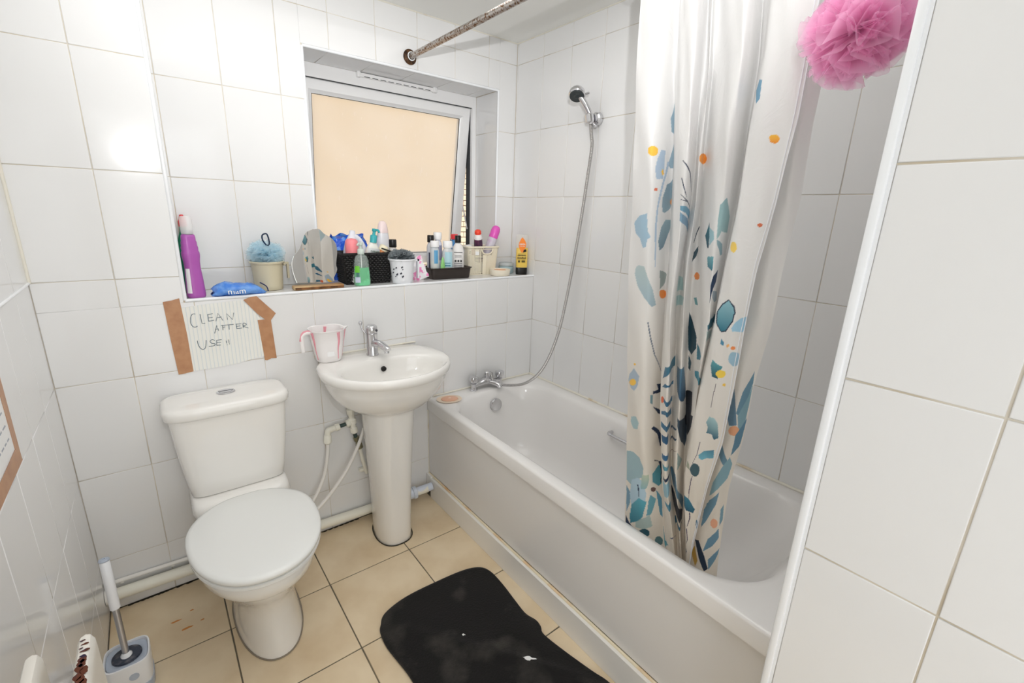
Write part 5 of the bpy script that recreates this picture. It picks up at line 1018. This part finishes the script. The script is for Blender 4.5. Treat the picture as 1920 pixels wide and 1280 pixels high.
vessel('cream_tube', 'orange brown tube with cream cap lying tilted out of the black basket', 'tube', (1.112, .135, LZ+.07), [
    ('body', [(0, 0), (.020, 0), (.021, .004), (.021, .078), (.0215, .082)], mc('burnt_orange', 196, 120, 56)),
    ('cap', [(.0215, .0825), (.0215, .104), (.017, .110), (0, .111)], mc('cream_cap', 244, 234, 206))], ry=.55)
vessel('talc_bottle', 'tall curved white bottle with pale pink cap, tallest behind the black basket', 'bottle', (1.222, .280, LZ+.0), [
    ('body', [(0, 0), (.030, 0), (.033, .005), (.033, .14), (.031, .19), (.0275, .215)], mc('pearl_white', 236, 236, 240, .25), 1, .7),
    ('cap', [(.0275, .2155), (.0265, .23), (.022, .255), (.014, .270), (0, .274)], mc('blush_cap', 246, 226, 224, .3), 1, .7)])
ck = vessel('serum_bottle', 'small clear bottle with a black cap between basket and floral mug', 'bottle', (1.205, .128, LZ+.001), [
    ('body', [(0, 0), (.0155, 0), (.0165, .004), (.0165, .150), (.014, .156)], mat('clear_grey_plastic', (.80, .80, .80), .2, alpha=.6)),
    ('cap', [(.0165, .157), (.0175, .160), (.0175, .190), (.0165, .193), (0, .194)], M['black'])])
part('toothbrush_handle', [tube([(-.05, -.035, .146), (-.01, -.035, .143), (.02, -.034, .138)], .003, 8, 3)], M['black'], ck, local=True) if 0 else None
tg = part('razor_handle', [tube([(1.13, .082, LZ+.158), (1.165, .076, LZ+.146), (1.20, .060, LZ+.136)], .0032, 8, 3)], M['black'], None); tag(tg, 'thin black handle lying across the rim of the black basket', 'razor')
# green hand soap
glass_clear = mat('clear_soap_plastic', (.80, .90, .86), .05, alpha=.2)
hs = vessel('hand_soap', 'clear pump bottle half full of green liquid soap before the black basket', 'bottle', (1.024, .055, LZ), [
    ('liquid', [(0, .002), (.032, .002), (.034, .006), (.0345, .02), (.031, .078), (.030, .079), (0, .079)], mat('green_soap', srgb(34, 176, 104), .1, noise=(srgb(80, 214, 140), 20, .45, .55)), 1, .62, 2.4),
    ('body', [(0, 0), (.0335, 0), (.0362, .005), (.0367, .02), (.0325, .085), (.030, .112), (.024, .128), (.014, .136), (.0115, .139)], glass_clear, 1, .64, 2.4),
    ('pump', [(.0135, .137), (.0145, .140), (.0145, .156), (.012, .159), (.006, .161), (.0055, .173), (.011, .176), (.0115, .186), (0, .189)], mat('milky_pump', srgb(214, 226, 218), .35, alpha=.85))])
part('pump_spout', [tube([(0, 0, .181), (-.012, -.010, .182), (-.019, -.016, .176)], .0045, 8, 4)], mat('milky_spout', srgb(214, 226, 218), .35, alpha=.85), hs, local=True)
part('dip_tube', [cyl((0, 0, .01), (0, 0, .14), .0022, n=8)], M['white'], hs, local=True)
wrap(hs, mc('soap_label_green', 104, 190, 50), .0368, .0345, .060, .088, -2.75, -2.0, 1, .66, e=2.4)
wrap(hs, mc('soap_label_blue', 196, 206, 224), .0370, .0366, .016, .040, -2.75, -1.95, 1, .66, e=2.4)
wrap(hs, mc('soap_label_teal', 70, 120, 110), .0369, .0366, .040, .058, -2.5, -2.05, 1, .66, e=2.4)
# white floral mug with grey puff
wm = mc('white_mug_plastic', 232, 234, 238, .3)
m2 = vessel('plastic_mug', 'white plastic mug with black flower print holding a grey puff', 'mug', (1.212, .050, LZ), [
    ('cup', [(0, 0), (.042, 0), (.046, .003), (.0475, .02), (.054, .088), (.0565, .104), (.0625, .107), (.063, .112), (.060, .1135), (.0555, .108), (.052, .07), (.045, .006), (0, .005)], wm)], n=36)
part('handle', [loft([[(x, -.008, z1), (x, .008, z1), (x, .008, z1+.008), (x, -.008, z1+.008)] for x, z1 in ((.054, .098), (.075, .099), (.084, .099))]), loft([[(.076, -.008, z), (.076, .008, z), (.084, .008, z), (.084, -.008, z)] for z in (.018, .07, .107)])], wm, m2, local=True)
ink = mc('black_print', 52, 54, 66); random.seed(6)
for (a, z, s) in [(-2.5, .075, .006), (-2.0, .078, .007), (-1.95, .068, .004), (-2.75, .068, .006), (-2.45, .045, .008), (-2.1, .050, .007), (-1.95, .036, .008), (-2.6, .036, .005), (-2.85, .052, .006)]:
    r = .0478+.0062*(z/.088)+.0012
    v = [(r*math.cos(a+s/r*math.cos(t)*.7), r*math.sin(a+s/r*math.cos(t)*.7), z+s*math.sin(t)*(.6+.3*math.sin(2*t))) for t in [6.283*k/10 for k in range(10)]]
    g = G(); g.add(v, [tuple(range(10))]); g.build('printed_petal', ink, m2, False)
gp = puff('bath_puff', 'grey mesh bath puff bulging out of the white floral mug', (1.212, .050, LZ+.120), .057, srgb(178, 185, 189), 11, None, 4, squash=.62, alpha=.85, amp=.34)
# pink and white sachet
sc = thing('sachet', 'pink and white crumpled sachet leaning against the dark tray', 'sachet', (1.318, .098, LZ+.052), ry=-.35, rz=-.4)
rings = [[(x*w_, y_*.009*(1-abs(q-.5)*1.7)+.003*math.sin(9*q+4*x), z_) for x, y_ in [(math.cos(t), math.sin(t)) for t in [6.283*k/20 for k in range(20)]]] for q, z_, w_ in [(k/8, -.05+.11*k/8, .036+.003*math.sin(k*2)) for k in range(9)]]
part('wrapper', [loft(rings)], mat('pink_white_film', srgb(240, 238, 240), .3, noise=(srgb(236, 140, 190), 22, .53, .56), bump=(50, .5, .004)), sc, local=True)
# dark tray
ty = thing('plastic_tray', 'dark brown plastic tray holding a cluster of bottles', 'tray', (1.495, .130, LZ), rz=-.06)
trm = mc('dark_brown_plastic', 50, 42, 38, .4)
part('tray', [loft([ring(0, 0, z, a, b, 48, 10) for z, a, b in ((0, .103, .060), (.002, .105, .062), (.050, .112, .066), (.053, .118, .072), (.056, .118, .072), (.056, .112, .066), (.050, .110, .064), (.006, .103, .060))])], trm, ty, local=True, ang=50)
TZ = LZ+.007
clr = mat('clear_bottle_plastic', (.86, .90, .92), .12, alpha=.55)
def bot(label, x, y, prof_body, mb, prof_cap, mcap, sx=1, sy=1, e=2, rx=0, ry=0, name='toiletry_bottle'):
    return vessel(name, label, 'bottle', (x, y, TZ), [('body', prof_body, mb, sx, sy, e), ('cap', prof_cap, mcap, 1, 1)], 'toiletries in the dark tray', rx, ry)
sb = lambda r, h, n_: [(0, 0), (r*.93, 0), (r, .004), (r, h*.86), (r*.9, h*.93), (n_, h), (n_, h+.004)]
cpf = lambda r, z, h: [(r, z), (r*1.03, z+.002), (r*1.0, z+h-.003), (r*.9, z+h), (0, z+h)]
navyb = mc('dark_label_body', 206, 208, 214)
b1 = bot('bottle with square black cap at the back left of the tray', 1.420, .158, sb(.020, .166, .013), navyb, cpf(.0165, .170, .034), M['black'])
wrap(b1, mc('navy_label', 60, 64, 84), .0205, .0205, .03, .12, F0, F1)
b2 = bot('slim white spray bottle, tallest in the dark tray', 1.462, .162, sb(.022, .178, .014), mc('lilac_white', 220, 222, 236), cpf(.0205, .182, .036), M['white'])
wrap(b2, mc('grey_blue_label', 150, 152, 176), .0226, .0226, .08, .155, F0, F1)
b3 = bot('clear bottle with blue label and white cap at the left of the tray', 1.416, .110, sb(.0225, .150, .017), clr, cpf(.0215, .150, .030), M['white'])
wrap(b3, mc('sky_blue_label', 92, 158, 200), .0230, .0230, .07, .135, -2.2, -1.3)
part('liquid', [lathe([(0, .004), (.0205, .004), (.0205, .085), (0, .086)], 20)], mc('cream_liquid', 226, 226, 206), b3, local=True)
b4 = bot('pale blue labelled clear bottle with white cap in the middle of the tray', 1.490, .110, sb(.028, .142, .018), clr, cpf(.024, .146, .032), M['white'])
wrap(b4, mc('pale_blue_label', 176, 212, 222), .0286, .0286, .05, .125, F0, F1-.3)
part('liquid', [lathe([(0, .004), (.026, .004), (.026, .09), (0, .091)], 20)], mc('pale_liquid', 214, 226, 222), b4, local=True)
wrap(b4, mc('teal_band', 70, 130, 150), .0290, .0290, .055, .061, F0, -1.6, name='printed_line'); wrap(b4, mc('teal_band', 0, 0, 0), .0290, .0290, .068, .072, F0, -1.6, name='printed_line')
b5 = bot('white conditioner bottle with black cap and panda-like dots at the tray right', 1.552, .112, [(0, 0), (.029, 0), (.031, .004), (.031, .125), (.026, .148), (.015, .164), (.0125, .168)], mc('conditioner_white', 228, 226, 224), cpf(.0155, .169, .036), M['black'], 1, .7, 2.3)
b5.rotation_euler = (0, 0, -.5); b5['label'] = 'white bottle with black cap and black printed label at the tray right'
for k in range(3):
    part('printed_dot', [disc_prof((-.013+.014*k, -.0222, .078), (-.013+.014*k, -.0228, .078), [(0, 0), (.0055, 0), (.005, 1), (0, 1)], 14)], M['black'], b5, local=True)
for z, h, w in ((.120, .0025, .022), (.064, .005, .021), (.055, .004, .021), (.046, .004, .021), (.105, .0015, .018), (.098, .0015, .018)):
    part('printed_line', [box(-w, w, -.0226, -.0219, z, z+h)], mc('grey_print', 120, 120, 124) if h > .003 else M['black'], b5, local=True, smooth=False)
gtb = vessel('gel_tube', 'small bright green pointed tube standing in the tray front', 'tube', (1.452, .094, TZ), [
    ('body', [(0, 0), (.014, 0), (.015, .003), (.014, .035), (.010, .070), (.004, .098), (0, .100)], mat('green_gel_tube', srgb(150, 214, 130), .3, alpha=.9), 1, .6)], 'toiletries in the dark tray')
part('printed_edge', [box(-.034, -.029, -.004, .004, .001, .10)], mc('teal_card', 70, 150, 175), gtb, local=True, smooth=False)

# white perforated basket
wb = thing('perforated_basket', 'cream perforated plastic basket of toiletries at the right of the ledge', 'basket', (1.735, .195, LZ), rz=-.08)
wbm = mc('cream_basket_plastic', 236, 228, 206, .45)
g = G(); A, B, HH = .098, .062, .152
def bpt(s, z):   # s 0..1 around a rounded rectangle
    sc = .86+.14*z/HH; t = 6.28318*s; c, sn = math.cos(t), math.sin(t)
    return (A*sc*math.copysign(abs(c)**.25, c), B*sc*math.copysign(abs(sn)**.25, sn))
# arc-length table
tab = [bpt(k/2000, HH) for k in range(2001)]; acc = [0]
for k in range(2000): acc.append(acc[-1]+math.dist(tab[k], tab[k+1]))
def atlen(q):
    import bisect
    i = bisect.bisect_left(acc, q*acc[-1]); return min(i, 2000)/2000
NC, NR = 76, 17
hs_ = [atlen((k+.0)/NC) for k in range(NC)]
def top(s):    # the rim dips at the hand hole in the front
    return HH
for r in range(NR+1):
    z = .012+(HH-.028)*r/NR
    pts = [(*bpt(s, z), z) for s in hs_]; pts.append(pts[0])
    skipf = z > HH-.045
    v = []; f = []
    for k, p in enumerate(pts[:-1]):
        p2 = pts[k+1]
        if z > HH-.040 and (p[1] < 0 and abs(p[0]-.02) < .032) and z < HH-.02: continue
        g.add(*loft([[(q[0]*m_, q[1]*m_, q[2]+dz) for m_, dz in ((1, -.0016), (1, .0016), (.985, .0016), (.985, -.0016))] for q in (p, p2)]))
for k, s in enumerate(hs_):
    zt = HH
    p0 = bpt(s, HH)
    if p0[1] < 0 and abs(p0[0]-.02) < .030: zt = HH-.046
    for wdt in (0,):
        a0 = bpt(s, 0); a1 = bpt(s, zt); s2 = hs_[(k+1) % NC] if k+1 < NC else 1.0
        b0 = bpt(s+(s2-s)*.62, 0); b1 = bpt(s+(s2-s)*.62, zt)
        g.add(*loft([[(a[0], a[1], zz), (b_[0], b_[1], zz), (b_[0]*.985, b_[1]*.985, zz), (a[0]*.985, a[1]*.985, zz)] for a, b_, zz in ((a0, b0, 0), (a1, b1, zt))]))
lt_ = g.build('lattice', wbm, wb, False); lt_['kind'] = 'stuff'
rim = []
for k in range(97):
    s = k/96; q = bpt(atlen(s), HH); rim.append((q[0]*1.015, q[1]*1.015, HH-.004))
part('rim', [tube(rim, .0052, 8, 1)], wbm, wb, local=True)
part('hand_hole_edge', [tube([(-.016, -.0625, HH-.012), (-.008, -.0615, HH-.030), (.006, -.061, HH-.040), (.034, -.061, HH-.040), (.050, -.0615, HH-.030), (.058, -.0625, HH-.012)], .004, 8, 4)], wbm, wb, local=True)
part('base', [loft([[(q[0]*.98, q[1]*.98, z) for q in [bpt(atlen(k/48), 0) for k in range(48)]] for z in (.0, .004)])], wbm, wb, local=True)
part('reflective_sticker', [box(-.052, -.030, -.0605, -.0598, HH-.045, HH-.018)], M['white'], wb, local=True, smooth=False)
vessel('shower_gel_bottle', 'dark plum bottle with red ball top leaning out of the cream basket', 'bottle', (1.728, .180, LZ+.07), [
    ('body', [(0, 0), (.022, 0), (.024, .004), (.0235, .105), (.022, .125)], mat('plum_plastic', srgb(66, 42, 66), .25, noise=(srgb(120, 50, 86), 18, .5, .7))),
    ('collar', [(.022, .1255), (.0225, .132), (.018, .150), (.014, .153)], mc('white_gloss', 0, 0, 0)),
    ('ball_top', [(.0155, .150), (.018, .156), (.018, .166), (.013, .174), (0, .178)], mc('orange_red', 236, 72, 50, .25))], rx=.20, ry=-.19)
vessel('body_spray', 'pink capped body spray can leaning right in the cream basket', 'spray can', (1.768, .180, LZ+.075), [
    ('body', [(0, 0), (.024, 0), (.0255, .004), (.0255, .120), (.023, .128)], mat('silver_lilac', srgb(206, 200, 212), .35, noise=(srgb(190, 130, 180), 20, .55, .7))),
    ('cap', [(.0235, .128), (.025, .134), (.025, .172), (.021, .188), (.012, .196), (0, .198)], mc('magenta_pink', 226, 92, 190, .25))], rx=.08, ry=.36)
tg = vessel('red_tube', 'dark red bottle seen through the cream basket hand hole', 'bottle', (1.735, .175, LZ+.115), [
    ('body', [(0, 0), (.018, 0), (.019, .003), (.019, .06), (.016, .066)], mc('deep_red', 150, 40, 60, .2)), ('cap', [(.012, .066), (.012, .078), (0, .079)], M['black'])], ry=-1.45)
vessel('nozzle_bottle', 'blue bottle with a square red cap behind the black capped bottle', 'bottle', (1.598, .225, LZ), [
    ('body', [(0, 0), (.022, 0), (.023, .004), (.023, .165), (.014, .185)], mc('blue_gloss', 60, 130, 190)),
    ('cap', [(.016, .186), (.017, .190), (.016, .212), (0, .214)], mc('signal_red', 236, 62, 70), 1, 1, 5)])
cf_ = thing('cotton_pads', 'heap of white cotton in the left of the cream basket', 'cotton', (1.672, .195, LZ+.13))
part('cotton', [lathe([(0, -.03), (.03, -.025), (.036, 0), (.026, .022), (0, .030)], 24, sx=1, sy=.9)], mat('cotton_wool', (.9, .9, .9), .9, bump=(60, 1, .01)), cf_, local=True)
# dish, jar, yellow shower gel
dsh = vessel('soap_bowl', 'small round cream dish with orange soap near the ledge end', 'dish', (1.802, .082, LZ), [
    ('bowl', [(0, 0), (.050, 0), (.054, .003), (.057, .030), (.0575, .033), (.0545, .033), (.053, .028), (.050, .016), (0, .015)], mc('cream_dish_plastic', 240, 232, 214, .4)),
    ('soap', [(0, .016), (.034, .016), (.037, .022), (.034, .031), (0, .034)], mc('peach_soap', 238, 178, 132, .4), 1, .7)], n=40)
jr = vessel('glass_jar', 'pale blue glass jar in the ledge corner behind the dish', 'jar', (1.900, .155, LZ), [
    ('body', [(0, 0), (.040, 0), (.043, .003), (.043, .035), (.038, .040)], mat('pale_blue_glass', srgb(190, 216, 222), .1, alpha=.7)),
    ('lid', [(.039, .040), (.042, .042), (.042, .056), (.040, .058), (0, .058)], mat('clear_lid', srgb(214, 222, 224), .15, alpha=.6))], n=32)
yg = vessel('shower_gel', 'yellow shower gel bottle with orange leaf emblem standing at ledge right end', 'bottle', (1.938, .064, LZ), [
    ('cap', [(0, 0), (.030, 0), (.031, .002), (.0315, .037), (.031, .038)], M['black'], 1, .55, 4),
    ('liquid', [(.030, .039), (.0312, .040), (.0318, .100), (.0316, .146), (0, .147)], mc('yellow_gel', 246, 206, 10, .2), 1, .52, 4),
    ('body', [(.031, .0385), (.0325, .040), (.0338, .13), (.0338, .205), (.0325, .217), (.028, .2185), (0, .219)], mat('clear_gel_bottle', (.95, .95, .85), .08, alpha=.16), 1, .56, 4)], rz=-.5)
yy = -.0200
def fl_(pts, y, m, name, par=yg): return part(name, [([(x, y, z) for x, z in pts]+[(x, y+.0004, z) for x, z in pts], [tuple(range(len(pts))), tuple(range(len(pts), 2*len(pts)))[::-1]])], m, par, local=True, smooth=False)
fl_([(-.004, .205), (.010, .190), (.019, .172), (.018, .155), (.006, .128), (-.004, .120), (-.014, .135), (-.023, .155), (-.021, .175), (-.013, .192)], yy, mc('orange_print', 250, 140, 50), 'emblem')
fl_([(.006, .137), (.020, .141), (.022, .128), (.012, .124), (.002, .122)], yy-.0003, M['black'], 'emblem')
fl_([(-.027, .1155), (.020, .1155), (.020, .1145), (-.027, .1145)], yy-.0003, M['black'], 'printed_line'); fl_([(-.027, .0855), (.020, .0855), (.020, .0845), (-.027, .0845)], yy-.0003, M['black'], 'printed_line')
text(yg, 'ORIGINAL', .0105, (-.0035, yy-.0004, .1030), M['black'], bold=.0004); text(yg, 'SOURCE', .0130, (-.0035, yy-.0004, .0885), M['black'], bold=.0004)
text(yg, 'LEMON', .0095, (-.003, yy-.0008, .164), M['white'], bold=.0003); text(yg, '& TEA TREE', .0055, (-.003, yy-.0008, .155), M['white'], bold=.0002)
for x, w in ((-.018, .012), (.006, .020)):
    fl_([(x-w/2, .079), (x+w/2, .079), (x+w/2, .068), (x-w/2, .068)], yy-.0003, mc('dark_olive_print', 90, 78, 20), 'printed_line')
